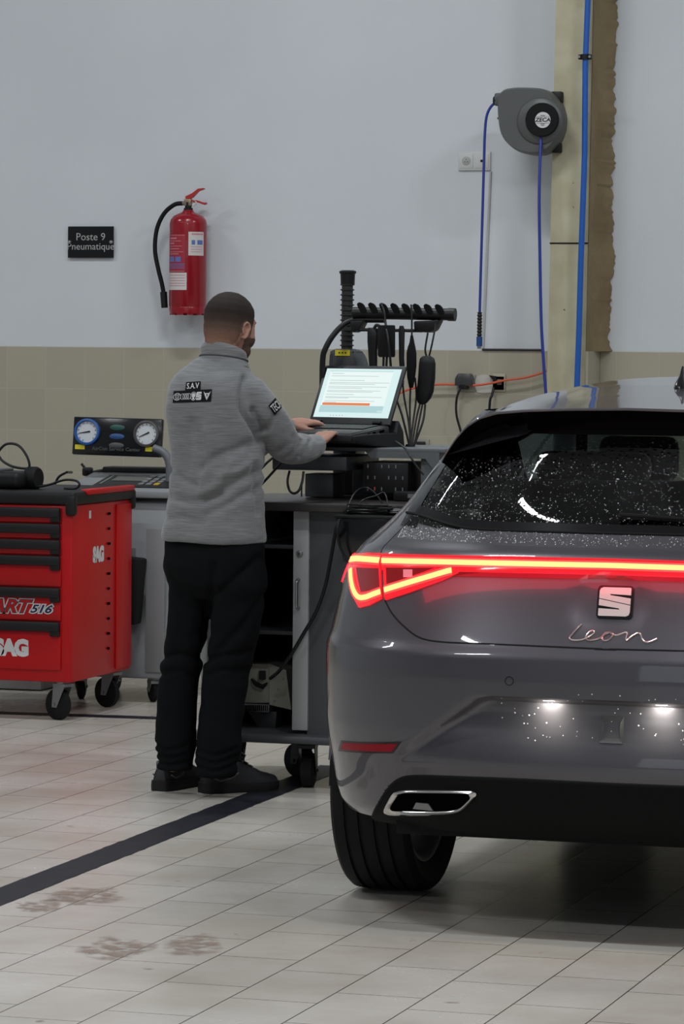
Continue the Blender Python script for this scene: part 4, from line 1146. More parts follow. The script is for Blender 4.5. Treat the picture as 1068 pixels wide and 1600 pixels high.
# black top with rim
mt_ = MB().box((0, 0, ztop+.028), (TW+.03, dep+.03, .056), bev=.014); top = mt_.build('work_top', M['black'], tc_)
MB().box((hx+.006, .05, ztop+.050), (.04, dep*.8, .024), bev=.008).build('side_handle', M['toolred'], tc_)
for y in (fy-.001, -fy+.001): MB().box((hx-.005, y, ztop-.0), (.045, .04, .085), bev=.012).build('corner_bumper', M['black'], tc_)
# drawers: heights from the picture
dz = [at(60, p, Y=yF).z for p in (792, 817, 842, 867, 917, 970, 1047)]
for i in range(6):
    z1, z0 = dz[i], dz[i+1]; w_ = TW-.09
    d = MB().box((0, fy-.006, (z0+z1)/2), (w_, .016, z1-z0-.006), bev=.003).build('drawer', M['toolred'], tc_)
    hm = MB(); zc = z1-.018
    hm.box((0, fy-.022, zc-.004), (w_, .026, .040), bev=.006)
    for s in (-1, 1): hm.box((s*(w_/2-.022), fy-.020, zc-.026), (.044, .022, .034), bev=.006)
    hm.build('drawer_handle', M['black'], d)
    if i == 4:
        def onf(px, py): p = at(px, py, Y=yF-.016); return p.x-tc_.location.x, p.z
        xx, zz = onf(22, 948)
        T0 = Matrix.Translation((xx, fy-.016, zz)) @ FACE
        for bo, mt, dp in ((.0075, M['whiteprint'], .0006), (.0042, mat('decal_dark', (.06, .06, .07), .5), .0012), (.0010, M['toolred'], .0018)):
            v, f = text_mesh('CART', .074, .0004, bold=bo, shear=.35, sx=1.2, align='RIGHT'); MB().add(v, f, Matrix.Translation((0, -dp, 0)) @ Matrix.Translation((.060, 0, .0)) @ T0).build('lettering', mt, d, smooth=0)
        xx, zz = onf(63, 952)
        for bo, mt, dp in ((.0055, M['whiteprint'], .0006), (.0012, mat('decal_navy', (.012, .015, .06), .5), .0012)):
            v, f = text_mesh('516', .046, .0004, bold=bo, shear=.35, sx=1.35); MB().add(v, f, Matrix.Translation((xx, fy-.016-dp, zz)) @ FACE).build('lettering', mt, d, smooth=0)
    if i == 5:
        xx, zz = onf(18, 1013)
        v, f = text_mesh('SAG', .088, .0006, bold=.0062, sx=.95, align='CENTER', space=.92); MB().add(v, f, Matrix.Translation((xx, fy-.0148, zz)) @ FACE).build('lettering', M['whiteprint'], d, smooth=0)
# side lettering
SIDE = Matrix(((0, 0, 1, 0), (1, 0, 0, 0), (0, 1, 0, 0), (0, 0, 0, 1)))    # text x -> +Y, y -> +Z, faces +X
ps = at(154, 867, X=xR+.002)
v, f = text_mesh('SAG', .082, .0006, bold=.006, sx=.85, space=.92); MB().add(v, f, Matrix.Translation((hx+.0015, ps.y-tc_.location.y, ps.z)) @ SIDE).build('lettering', M['whiteprint'], tc_, smooth=0)
ps = at(141, 804, X=xR+.002); MB().box((hx+.001, ps.y-tc_.location.y, ps.z), (.001, .022, .032)).build('sticker', M['whiteprint'], tc_)
for x in (-hx+.09, hx-.055):
    for y in (fy+.045, -fy-.075):
        caster(tc_, x, y, zb_+.002, .064, .034, yaw=(1.15 if x > 0 else 1.0))
# ------------------------------------------------------------------ things on the trolley
zt1 = ztop+.056
pt = at(20, 745, Z=zt1+.03)
tester = empty('battery_tester', (xR-.455, yF+.20, zt1), -.15, 'black handheld tester lying on the black top of the red trolley', 'tester')
o = tester
mb = MB().box((0, 0, .038), (.40, .20, .070), bev=.022, seg=3).build('tester_body', M['black'], o)
MB().box((-.02, -.01, .078), (.22, .13, .012), bev=.004).build('tester_keypad', M['zinc'], o)
MB().lathe([(.0, -.02), (.045, -.02), (.048, -.01), (.048, .02), (.042, .03), (.0, .03)], (.20, .02, .045), 'X', 28).build('end_cap', M['rubber'], o)
def ppt(px, py, Y): return at(px, py, Y=Y)
Yt = yF+.2
mb = MB(); mb.tube(spline([ppt(px, py, Yt) for px, py in ((-30, 760), (-12, 722), (3, 699), (15, 693), (30, 697), (42, 713), (46, 728), (40, 732), (20, 729), (5, 721), (-2, 712), (-8, 700))], 6), .0055, 8)
tag(mb.build('tester_lead', M['cable']), 'black lead standing in a loop above the handheld tester', 'cable')
mb = MB(); zf = lambda px, py: at(px, py, Z=zt1+.008)
P = [zf(px, py) for px, py in ((30, 757), (45, 762), (60, 764))]
P = [at(px, py, Y=Yt-.02) for px, py in ((40, 754), (52, 757), (62, 760), (78, 757), (100, 750), (118, 751), (124, 757), (118, 763), (100, 765))]
P = [Vector((p.x, p.y, max(p.z, zt1+.006))) for p in P]
mb.tube(spline(P, 6), .005, 8); tag(mb.build('tester_lead', M['cable']), 'black lead lying curled at the right end of the trolley top', 'cable')
# ------------------------------------------------------------------ air-conditioning service machine
M['lightgrey'] = mat('light_grey_plastic', (.23, .24, .25), .45)
M['midgrey'] = mat('mid_grey_plastic', (.12, .125, .13), .45)
yA = at(225, 1098, Z=0).y-.02
def A(px, py, dy=0): return at(px, py, Y=yA+dy)
x0 = A(92, 900).x; x1 = A(262, 900).x; acx = (x0+x1)/2; acw = x1-x0
ac = empty('aircon_service_machine', (acx, yA+.28, 0), 0, 'light grey wheeled service machine with two round gauges, between red trolley and man', 'service machine')
z0 = A(200, 1060).z; z1 = A(230, 778).z
mb = MB(); w2 = acw/2
mb.prism([(-.28, z0), (.26, z0), (.26, z1), (-.10, z1), (-.17, z1-.03), (-.28, z0+.10)], -w2, w2, bev=.02, axis='X')
body = mb.build('body', M['lightgrey'], ac)
MB().box((w2-.055, -.285, (z0+z1)/2-.05), (.085, .012, z1-z0-.16), bev=.005).build('corner_column', mat('grey_column', (.20, .205, .21), .45), ac)
# sloping console with keypad
zc0 = z1-.005; zc1 = A(230, 742, .22).z
prof = [(-.20, zc0), (.26, zc0), (.26, zc1), (.14, zc1), (-.20, zc0+.035)]
con = MB().prism(prof, -w2-.01, w2+.01, bev=.008, axis='X').build('console', M['lightgrey'], ac)
def slope(x, t, h=.0):   # t 0 front .. 1 back of the sloping face
    a = Vector((x, -.20, zc0+.035)); b = Vector((x, .14, zc1)); n = Vector((0, -(zc1-zc0-.035), .34)).normalized(); return a+(b-a)*t+n*h
def spatch(xa, xb, ta, tb, h, name, mt, par):
    v = [slope(xa, ta, h), slope(xb, ta, h), slope(xb, tb, h), slope(xa, tb, h)]
    v += [slope(xa, ta, 0), slope(xb, ta, 0), slope(xb, tb, 0), slope(xa, tb, 0)]
    return MB().add(v, [(0, 1, 2, 3), (4, 7, 6, 5), (0, 4, 5, 1), (1, 5, 6, 2), (2, 6, 7, 3), (3, 7, 4, 0)]).build(name, mt, par, smooth=0)
kp = spatch(-w2+.10, w2-.02, .12, .80, .004, 'control_panel', M['black'], con)
spatch(-.10, .07, .45, .72, .006, 'display', mat('lcd_grey', (.05, .06, .055), .2), kp)
spatch(-w2+.13, -.13, .25, .75, .006, 'printer_cover', mat('printer_glass', (.12, .15, .14), .15), kp)
for r in range(4):
    for c in range(3):
        xx = w2-.20+c*.036; tt = .66-r*.14
        spatch(xx, xx+.022, tt, tt+.085, .008, 'key', mat('key_yellow', (.6, .4, .02), .5) if (r == 3 and c == 2) else mat('key_grey', (.20, .205, .21), .5) if r+c == 0 else bpy.data.materials['key_grey'], kp)
MB().box((0, .20, zc1+.010), (acw*.86, .12, .03), bev=.008).build('top_tray', M['black'], ac)
plugp = A(137, 737, .22)-Vector((acx, yA+.28, 0))
# gauge panel on its bent arm
g0, g1 = A(113, 652, .26), A(251, 714, .26); gw = g1.x-g0.x; gh = g0.z-g1.z
gp = MB().box((0, 0, 0), (gw, .03, gh), bev=.006).build('gauge_panel', M['blackgloss'], ac)
gp.location = ((g0.x+g1.x)/2-acx, .0, (g0.z+g1.z)/2); gp.rotation_euler = (math.radians(-6), math.radians(.8), 0)
M['bluerim'] = mat('blue_rim', (.02, .10, .34), .35)
for s, rim in ((-1, M['bluerim']), (1, mat('dark_rim', (.07, .06, .065), .35))):
    gx = s*gw*.335; r = gh*.355
    g = MB().lathe([(r*.78, -.022), (r*.84, -.030), (r*.98, -.028), (r, -.014)], (gx, 0, gh*.10), 'Y', 48, cap=False).build('gauge_rim', rim, gp, smooth=60)
    MB().lathe([(.0, -.0205), (r*.80, -.0205), (r*.8, -.014)], (gx, 0, gh*.10), 'Y', 40, cap=False).build('gauge_face', mat('gauge_face', (.60, .63, .66), .35), g)
    a = math.radians(190 if s < 0 else 205)
    c = Vector((gx, -.0225, gh*.10)); d = Vector((math.cos(a), 0, math.sin(a)))
    MB().tube([c-d*r*.25, c+d*r*.62], [.0035, .0012], 6).build('needle', M['black'], g)
    for k in range(12):
        t = math.radians(-40+k*26); d = Vector((math.cos(t), 0, math.sin(t)))
        MB().tube([c+d*r*.64, c+d*r*.74], .0012, 4).build('tick_mark', M['black'], g)
    MB().box((s*gw*(.41 if s < 0 else .385), -.016, -gh*.30), (gw*.11, .002, gh*.12)).build('yellow_sticker', M['yellow'], gp)
for k, cc in enumerate(((.02, .09, .07), (.02, .08, .22), (.07, .07, .075))):
    MB().lathe([(.0, -.017), (.8, -.017), (1, -.0155)], (0, 0, 0), 'Y', 24, cap=False).build('indicator_badge', mat('badge', cc, .4), gp).matrix_local = Matrix.Translation((0, 0, gh*(.24-.235*k))) @ Matrix.Diagonal((gw*.085, 1, gh*.075, 1))
v, f = text_mesh('AirCon Service Center', .0215, .0004, bold=.0001, sx=1.12); MB().add(v, f, Matrix.Translation((.0, -.0155, -gh*.33)) @ FACE).build('lettering', mat('faint_grey_print', (.085, .085, .09), .5), gp, smooth=0)
arm = [A(px, py, .26)-Vector((acx, yA+.28, 0)) for px, py in ((240, 700), (254, 706), (262, 716), (265, 730), (265, 750), (265, 780))]
MB().tube(spline(arm, 5), .018, 14).build('gauge_arm', M['greypaint'], ac, smooth=60)
# side: recessed bay with a dark hose bag
MB().box((w2*.12, -.283, (z0+z1)/2+.05), (acw*.30, .01, .25), bev=.004).build('front_recess', M['midgrey'], ac)
bagp = A(214, 930, -.05)
cst = []
for x in (-w2+.08, w2-.08):
    caster(ac, x, -.22, z0, .055, .03, yaw=.6 if x > 0 else .2); caster(ac, x, .18, z0, .055, .03)
q0 = A(203, 866, -.02); q1 = A(230, 872, -.02); q2 = A(224, 975, -.02); q3 = A(203, 975, -.02)
bag = MB().prism([(q3.x-.12, q3.z-.0), (q2.x-.01, q2.z), (q1.x, q1.z), (q0.x-.12, q0.z)], yA-.10, yA-.012, bev=.012).build('black_hose_pouch', M['blackmatt'])
tag(bag, 'black pouch hanging on the front of the grey service machine', 'pouch')
# plug with lead on its top
mb = MB(); e = A(137, 737, .44); mb.box(e, (.045, .04, .04), bev=.01); mb.tube([e+Vector((0, 0, .0)), e+Vector((-.03, 0, .035))], .006, 6)
mb.tube(spline([e+Vector((.02, 0, -.005)), e+Vector((.06, -.01, .005)), e+Vector((.11, 0, .008)), e+Vector((.15, 0, -.004)), e+Vector((.20, .01, -.008))], 5), .007, 8)
tag(mb.build('power_plug', M['cable']), 'black plug and lead lying on top of the grey service machine', 'plug')
mb = MB(); mb.tube(spline([A(px, py, -.03) for px, py in ((84, 770), (86, 757), (92, 745), (104, 738))], 5)+[A(112, 738, .18)], .0055, 8)
tag(mb.build('machine_lead', M['cable']), 'black lead curving over the left shoulder of the grey service machine', 'cable')
mb = MB(); mb.tube(spline([A(px, py, -.34) for px, py in ((213, 975), (211, 1010), (206, 1048), (203, 1070), (196, 1077))], 5), .005, 8)
# ------------------------------------------------------------------ tester trolley (camera-facing frame, turned with the cart)
CG = math.radians(8)            # the cart is turned a little to the wall
cb = at(458, 1142, depth=12.47)       # foot of the pale front strip
yC = cb.y
def C(px, py, dy=0.0): return at(px, py, Y=yC+dy)
org = Vector((C(470, 1100).x, yC+.3, 0))
cart = empty('tester_trolley', org, 0, 'dark grey wheeled workshop cabinet carrying a laptop, behind the car', 'trolley')
def L(px, py, dy=0.0): return C(px, py, dy)-org
def cbox(px0, py0, px1, py1, d0, d1, name, mt, parent=None, bev=.004):
    a, b = L(px0, py0, d0), L(px1, py1, d0)
    o = MB().box(((a.x+b.x)/2, (a.y+a.y+d1-d0)/2, (a.z+b.z)/2), (abs(b.x-a.x), d1-d0, abs(a.z-b.z)), bev=bev).build(name, mt, parent or cart)
    return o
M['cartgrey'] = mat('cart_dark_grey', (.060, .064, .070), .45, bump=(300, .15))
M['cartlight'] = mat('cart_light_strip', (.38, .39, .39), .4)
M['cartedge'] = mat('cart_grey_edge', (.13, .14, .15), .4)
M['wood'] = mat('worktop_dark', (.030, .026, .024), .35)
D = .62
# base slab with rounded corners
a, b = L(300, 1140), L(640, 1168)
zs0, zs1 = b.z, a.z; xs0, xs1 = a.x, b.x
pl = []
for cx, cy, a0 in ((xs1-.10, D+.02-.10, 0), (xs0+.10, D+.02-.10, 90), (xs0+.10, .04, 180), (xs1-.10, .04, 270)):
    for k in range(9):
        t = math.radians(a0+90*k/8); pl.append((cx+.10*math.cos(t), cy-.3+.10*math.sin(t)))
MB().prism(pl, zs0+.0, zs1, bev=.012, axis='Z').build('base_slab', M['cartgrey'], cart)
zb1 = zs1
zt0 = L(458, 797).z; zt2 = L(458, 777).z
# front strip (sliding shutter edge) and the dark side panel right of it
cbox(458, 797, 480, 1142, .0, .03, 'shutter_edge', M['cartlight'])
lk = L(468, 865); k_ = MB().lathe([(.0, -.008), (.008, -.008), (.012, -.005), (.012, .0)], (lk.x, -.30, lk.z), 'Y', 24, cap=False).build('lock', M['zinc'], cart)
MB().box((lk.x, -.309, lk.z), (.003, .002, .009)).build('key_slot', M['black'], k_)
h0, h1 = L(467, 905), L(467, 950)
mb = MB(); mb.tube(spline([(h0.x, -.30, h0.z), (h0.x, -.322, h0.z-.004), (h0.x, -.328, h0.z-.018), (h0.x, -.328, h1.z+.018), (h0.x, -.322, h1.z+.004), (h0.x, -.30, h1.z)], 5), .0055, 10)
mb.build('handle', M['steel'], cart, smooth=60)
sx = L(480, 900).x; xe = L(640, 900).x
mb = MB().box(((sx+xe)/2, -.29+.012, (zb1+zt0)/2), (xe-sx, .024, zt0-zb1)); mb.build('door_panel', M['cartgrey'], cart)
xl = L(313, 1100).x
MB().box((xe-.01, D/2-.3, (zb1+zt0)/2), (.02, D, zt0-zb1), bev=.003).build('side_wall', M['cartgrey'], cart)
MB().box((xl+.012, D/2-.3, (zb1+zt0)/2), (.024, D, zt0-zb1), bev=.003).build('side_wall', M['cartlight'], cart)
MB().box(((xl+xe)/2, D-.31, (zb1+zt0)/2), (xe-xl, .015, zt0-zb1)).build('back_wall', M['blackmatt'], cart)
for py in (855, 990):
    z = L(430, py).z
    MB().box(((xl+sx)/2, D/2-.29, z), (sx-xl-.03, D-.05, .014), bev=.002).build('shelf', M['darkmetal'], cart)
# worktop
a = L(405, 777); b = L(652, 790); pl = []
for cx, cy, a0 in ((b.x-.06, D+.03-.06, 0), (L(330, 777).x+.06, D+.03-.06, 90), (L(330, 777).x+.16, .10, 180), (b.x-.09, .03, 270)):
    r_ = .06 if a0 < 100 else (.16 if a0 < 200 else .09)
    for k in range(9):
        t = math.radians(a0+90*k/8); pl.append((cx+r_*math.cos(t), cy-.3+r_*math.sin(t)))
MB().prism(pl, zt0-.002, zt0+.030, bev=.006, axis='Z').build('worktop', M['wood'], cart)
zw = zt0+.030
# casters: twin wheels at the front
def cart_caster(px, py, dy, yaw):
    p = at(px, py, Z=0)-org; caster(cart, p.x, p.y-.02, zs0, .062, .036, yaw)
xcn = at(480, 1243, Z=0)-org; yc_n = L(480, 1168).y+.05; caster(cart, L(480, 1200, .05).x, yc_n, zs0, .060, .046, yaw=.15, dark=True)
caster(cart, L(474, 1190, .34).x, yc_n+.30, zs0, .060, .046, yaw=1.1, dark=True)
caster(cart, xl+.06, -.18, zs0, .058, .036, yaw=.3, dark=True); caster(cart, xl+.0, .12, zs0, .058, .036, yaw=.6, dark=True) 
# upright column and the upper tray
cbox(476, 740, 520, 777, .34, .48, 'column', M['cartedge'])
cbox(550, 722, 660, 778, .56, .58, 'rear_panel', M['cartgrey'])
# drawer-like tray under the top plate
t0, t1 = L(425, 712, .15), L(541, 736, .15)
tr = MB().box(((t0.x+t1.x)/2, .05, (t0.z+t1.z)/2), (t1.x-t0.x, .40, t0.z-t1.z), bev=.004).build('pull_out_tray', M['darkmetal'], cart)
TP = .12
tz = L(560, 701, TP).z
# top plate, yawed with the laptop
p0, p1 = L(492, 708, TP), L(664, 700, TP)
MB().box(((p0.x+p1.x)/2, .03+TP, tz-.006), (p1.x-p0.x+.08, .44, .014), bev=.003).build('top_plate', M['cartedge'], cart)
# slanted apron under the plate's front edge
MB().prism([(L(556, 704, TP).x, tz-.012), (p1.x+.02, tz-.012), (p1.x+.02, tz-.10), (p1.x-.03, tz-.035), (L(565, 713, TP).x, tz-.035)], -.192+TP, -.188+TP).build('apron', M['cartedge'], cart, smooth=0)
r0, r1 = L(641, 698, TP), L(663, 778, TP)
MB().box(((r0.x+r1.x)/2, .03+TP, (zw+tz)/2), (r1.x-r0.x, .40, tz-zw), bev=.004).build('side_upright', M['cartedge'], cart)
for py in (706, 728): 
    q = L(657, py, TP-.02); MB().cyl((q.x, -.178+TP, q.z), (q.x, -.168+TP, q.z), .005, 10).build('bolt', M['black'], cart)
# perforated dark tester box inside the bay
e0, e1 = L(565, 722, .22), L(636, 772, .22)
bx = MB().box(((e0.x+e1.x)/2, .05, (e0.z+e1.z)/2), (e1.x-e0.x, .24, e0.z-e1.z), bev=.006).build('measuring_unit', M['black'])
bx.location = org; tag(bx, 'black measuring unit with rows of slots in the bay under the laptop', 'measuring unit')
for i in range(6):
    for k in range(3):
        if (i+k) % 4 == 3: continue
        xx = e0.x+.02+i*(e1.x-e0.x-.04)/5; zz = e1.z+.016+k*(e0.z-e1.z-.03)/2
        MB().box((xx, -.071, zz), (.004, .003, .012)).build('slot_light', mat('slot_red', (.5, .08, .05), .5) if (i, k) == (1, 0) else M['zinc'], bx)
fb0, fb1 = L(588, 770, -.02), L(655, 780, -.02)
o = MB().box(((fb0.x+fb1.x)/2, -.04, zw+.018), (fb1.x-fb0.x, .16, .034), bev=.006).build('flat_adapter', M['black']); o.location = org
tag(o, 'flat black adapter on the worktop under the measuring unit', 'adapter')
MB().box(((fb0.x+fb1.x)/2, -.121, zw+.020), (.045, .002, .014)).build('nameplate', M['zinc'], o)
# hanging printer-like box on the door, with coiled cables on it
a, b = L(529, 808, -.10), L(650, 880, -.10)
bin_ = empty('side_bin', org, 0, 'glossy black open bin hung on the cabinet, full of coiled cables', 'bin')
x0_, x1_, zz1, zz0 = a.x, b.x, a.z, b.z
MB().prism([(x0_, zz1), (x1_, zz1), (x1_, zz0), (x0_+.03, zz0)], -.44, -.302, bev=.004).build('bin_body', M['blackgloss'], bin_)
MB().box(((x0_+x1_)/2, -.37, zz1+.004), (x1_-x0_+.012, .15, .010), bev=.003).build('bin_rim', M['black'], bin_)
rnd = random.Random(11)
def coil(seed, label, x, y, z, rx, ry, n, r=.0028, mt=None):
    rd = random.Random(seed); P = []
    for k in range(n*10):
        t = 2*PI*k/10; P.append((x+rx*math.cos(t)*(1+.18*rd.uniform(-1, 1)), y+ry*math.sin(t)*(1+.15*rd.uniform(-1, 1)), z+.0035*k/10*1.4+.003*rd.random()))
    o = MB().tube(spline(P, 3), r, 6).build('cable_coil', mt or M['cable']); tag(o, label, 'cable'); return o
q = C(575, 803, -.10)
coil(1, 'coil of thin black cable heaped in the bin beside the cabinet', q.x, q.y+.04, q.z, .085, .055, 6)
q = C(612, 803, -.08); coil(2, 'loose grey lead lying on the right of the cable heap', q.x, q.y+.04, q.z, .045, .04, 3, .0026, mat('grey_lead', (.16, .16, .16), .4))
def cab(pts, r, label, dys=None, mt=None, name='cable'):
    P = [C(*(p if len(p) > 2 else (p[0], p[1], 0))) for p in pts]
    o = MB().tube(spline(P, 7), r, 8).build(name, mt or M['cable'], smooth=60); tag(o, label, 'cable'); return o
cab([(543, 800, -.10), (546, 785, -.06), (556, 768, .0), (570, 762, .08), (585, 770, .06), (600, 790, -.04), (612, 800, -.08)], .003, 'black lead arching up out of the bin in front of the bay')
cab([(552, 800, -.10), (566, 782, -.06), (586, 775, -.03), (600, 770, -.0), (606, 790, -.06)], .0026, 'thinner lead arching low out of the bin towards the adapter')
cab([(530, 812, -.16), (524, 830, -.17), (517, 870, -.10), (508, 915, -.05), (494, 955, -.035), (474, 990, -.035), (455, 1022, -.035), (436, 1048, -.03), (422, 1060, .02)], .0065, 'thick black cable hanging from the bin rim down across the cabinet to the charger')
cab([(530, 812, -.17), (527, 830, -.18), (530, 852, -.17), (540, 872, -.16), (548, 884, -.16)], .0045, 'black cable drooping down the front of the bin')
cab([(452, 736, -.10), (449, 752, -.12), (452, 766, -.12), (459, 771, -.12), (467, 766, -.12), (472, 752, -.10), (474, 737, -.08)], .0045, 'black cable loop hanging under the pull-out tray')
cab([(474, 737, -.04), (471, 760, -.04), (471, 776, -.04)], .003, 'thin black lead dropping from the pull-out tray to the worktop')
cab([(440, 722, .0), (424, 740, -.02), (412, 753, -.04), (395, 770, -.05)], .0045, 'black cable slanting from under the tray to behind the man')
cab([(430, 712, .0), (418, 722, -.02), (405, 735, -.04), (395, 742, -.05)], .0045, 'upper black cable slanting behind the man to the tray')
cab([(618, 690, .18), (632, 700, .0), (640, 712, -.085), (650, 728, -.09), (662, 742, -.085)], .0038, 'black lead running from the laptop dock down the apron')
# charger box in the bottom of the cabinet
M['cream'] = mat('aged_cream_metal', (.27, .265, .22), .5, var=(8, (.22, .215, .18)))
ch = empty('battery_charger', C(425, 1090, .16), 0, 'old cream metal charger standing tilted in the bottom of the cabinet', 'battery charger')
co = Vector(ch.location)
def K(px, py, dy=0): return C(px, py, .16+dy)-co
def hexa(pts, d0, d1, name, mt, bev=.006):
    P = [K(*p) for p in pts]; return MB().prism([(p.x, p.z) for p in P], d0, d1, bev=bev).build(name, mt, ch)
hexa([(386, 1036), (424, 1036), (424, 1098), (382, 1098), (380, 1070)], -.02, .20, 'charger_front', M['cream'])
P4 = [K(424, 1036), K(450, 1046), K(458, 1108), K(424, 1100)]
MB().loft([[(p.x, -.025+.0*i, p.z) for i, p in enumerate(P4)], [(p.x, .2, p.z) for p in P4]]).build('charger_side', M['cream'], ch, smooth=0)
gr = hexa([(380, 1098), (424, 1100), (424, 1112), (382, 1110)], -.03, .18, 'vent_grille', M['zinc'], bev=.002)
for i in range(14):
    p = K(383+i*3, 1105); MB().box((p.x, -.032, p.z), (.003, .004, .022)).build('grille_slot', M['void'], gr)
p = K(413, 1054); MB().box((p.x, -.024, p.z), (.024, .012, .032), bev=.003).build('charger_switch', M['black'], ch)
pp = [K(396, 1060), K(404, 1068), K(414, 1072), K(421, 1066)]
MB().tube([(q.x, -.026, q.z) for q in pp], [.004, .009, .009, .003], 8).build('carry_strap', M['blackmatt'], ch)
for px, py in ((432, 1056), (437, 1076), (432, 1094), (445, 1060)): 
    q = K(px, py); MB().cyl((q.x, -.028, q.z), (q.x, -.022, q.z), .003, 8).build('screw', M['zinc'], ch)
hexa([(386, 1110), (432, 1112), (430, 1140), (404, 1140)], .0, .14, 'charger_foot', M['darkmetal'], bev=.003)
# dark yellow bag deep in the upper shelf, barely seen
# ------------------------------------------------------------------ laptop on its dock
LG = math.radians(34)
hl = C(481, 664, -.02); hl.z = hl.z
bL = at(481, 663, depth=12.90); 
hz_ = bL.z
ux = Vector((math.cos(BETA-LG), math.sin(BETA-LG), 0)); uf = Vector((-math.sin(BETA-LG), math.cos(BETA-LG), 0))   # along the hinge, away from the user
# right hinge end must fall on (607, 668)
best = None
for k in range(200):
    w_ = .25+.001*k; p = bL+ux*w_; d = p-EYE; px = d.dot(RV)/d.dot(fwd)*FPX+534
    if px >= 608: break
LW = w_
def place(o): o.location = bL; o.rotation_euler = (0, 0, BETA-LG)
lt = empty('laptop', bL, BETA-LG, 'open black laptop showing a white text window with an orange bar', 'laptop')
DB = .245; TILT = math.radians(6.5)       # base slopes down to the user
Mb = Matrix.Rotation(TILT, 4, 'X')
M['lapblack'] = mat('laptop_black', (.018, .019, .021), .42); M['lapgrey'] = mat('laptop_deck', (.035, .036, .04), .38)
MB().box((LW/2, -DB/2, -.012), (LW, DB, .026), bev=.006, M=Mb).build('base', M['lapblack'], lt)
MB().box((LW/2, -DB*.5, .0022), (LW-.02, DB-.02, .0025), bev=.001, M=Mb).build('deck', M['lapgrey'], lt)
kb = MB().box((LW/2, -.075, .0036), (LW-.05, .105, .001), M=Mb).build('keyboard_tray', M['black'], lt)
kk = 0
for r in range(6):
    n = 14; wk = (LW-.056)/n
    for c in range(n):
        if r == 5 and 3 < c < 9:
            if c == 4: MB().box((.028+wk*6.5, -.028-r*.0165-.008, .0060), (wk*5-.003, .0135, .003), bev=.0008, M=Mb).build('key', M['lapblack'], kb)
            continue
        MB().box((.028+wk*(c+.5), -.028-r*.0165-.008, .0060), (wk-.003, .0135, .003), bev=.0008, seg=1, M=Mb).build('key', M['lapblack'], kb)
MB().box((LW/2-.02, -.19, .0038), (.10, .06, .001), M=Mb).build('touchpad', M['lapblack'], lt)
# screen
p = at(505, 572, depth=(bL-EYE).dot(fl)+.10); SHh = (p.z-bL.z)
LEAN = math.radians(27); SL = SHh/math.cos(LEAN)
Ms = Matrix.Translation((0, .0, .004)) @ Matrix.Rotation(-LEAN, 4, 'X')
lid = MB().box((LW/2, .006, SL/2), (LW, .012, SL), bev=.004, M=Ms).build('lid', M['lapblack'], lt)
def scr_(u0, v0, u1, v1, h, name, mt, par):
    """u, v in 0..1 over the lit screen, v from the top"""
    X0, X1 = .014, LW-.014; Z1, Z0 = SL-.014, .026
    a = (X0+(X1-X0)*u0, Z1-(Z1-Z0)*v0); b = (X0+(X1-X0)*u1, Z1-(Z1-Z0)*v1)
    return MB().add([(a[0], -h, a[1]), (b[0], -h, a[1]), (b[0], -h, b[1]), (a[0], -h, b[1])], [(3, 2, 1, 0)], Ms).build(name, mt, par, smooth=0)
def em(name, c, k=1.0): return mat(name, (.02, .02, .02), .3, emit=c, estr=k)
SB = .80
scn = scr_(0, 0, 1, 1, .0006, 'screen', em('screen_white', (.70, .90, .90), SB), lid)
ink = em('screen_grey_ink', (.38, .45, .46), SB)
pg = scr_(.055, .055, .90, .90, .0010, 'window_page', em('screen_page', (.85, .97, .95), SB), scn)
scr_(.055, .76, .90, .90, .0013, 'window_footer', em('screen_footer', (.45, .68, .70), SB), pg)
scr_(.055, .045, .90, .06, .0013, 'window_title', em('screen_title', (.5, .68, .70), SB), pg)
for v, u0, u1 in ((.10, .09, .25), (.15, .09, .72), (.24, .09, .55), (.285, .09, .89), (.315, .09, .70), (.37, .09, .87), (.40, .09, .55), (.45, .09, .80), (.475, .09, .70), (.53, .09, .46), (.58, .09, .84), (.60, .09, .40), (.66, .09, .76), (.69, .09, .25)):
    scr_(u0, v, u1, v+.008, .0016, 'text_line', ink, pg)
scr_(.075, .705, .71, .755, .0016, 'progress_bar', em('screen_orange', (.90, .22, .05), .75), pg)
scr_(.83, .85, .90, .885, .0016, 'screen_button', em('screen_button', (.6, .8, .8), SB), pg)
for k in range(5): scr_(.22+k*.04, .955, .235+k*.04, .97, .0012, 'taskbar_icon', ink, scn)
v, f = text_mesh('DELL', .013, .0004, sx=1.2); MB().add(v, f, Ms @ Matrix.Translation((LW/2, -.0004, .013)) @ FACE).build('lettering', mat('lid_logo', (.05, .05, .052), .3, .6), lid, smooth=0)
for u in (.12, .85): MB().box((LW*u, -.004, .006), (.035, .016, .012), bev=.003, M=Ms).build('hinge', M['black'], lid)
# ports along the right edge
for k, (y, w_) in enumerate(((-.05, .03), (-.10, .018), (-.135, .018), (-.18, .03))): MB().box((LW+.0005, y, -.012), (.002, w_, .009), M=Mb).build('port', M['void'], lt)
# dock under the laptop's rear
dk = MB().prism([(-.235, -.032), (-.16, -.026), (.03, -.024), (.045, .02), (.075, -.02), (.085, -.085), (-.235, -.058)], .02, LW+.012, bev=.004, axis='X').build('docking_station', M['black'])
place(dk); tag(dk, 'black wedge-shaped dock under the open laptop', 'docking station')
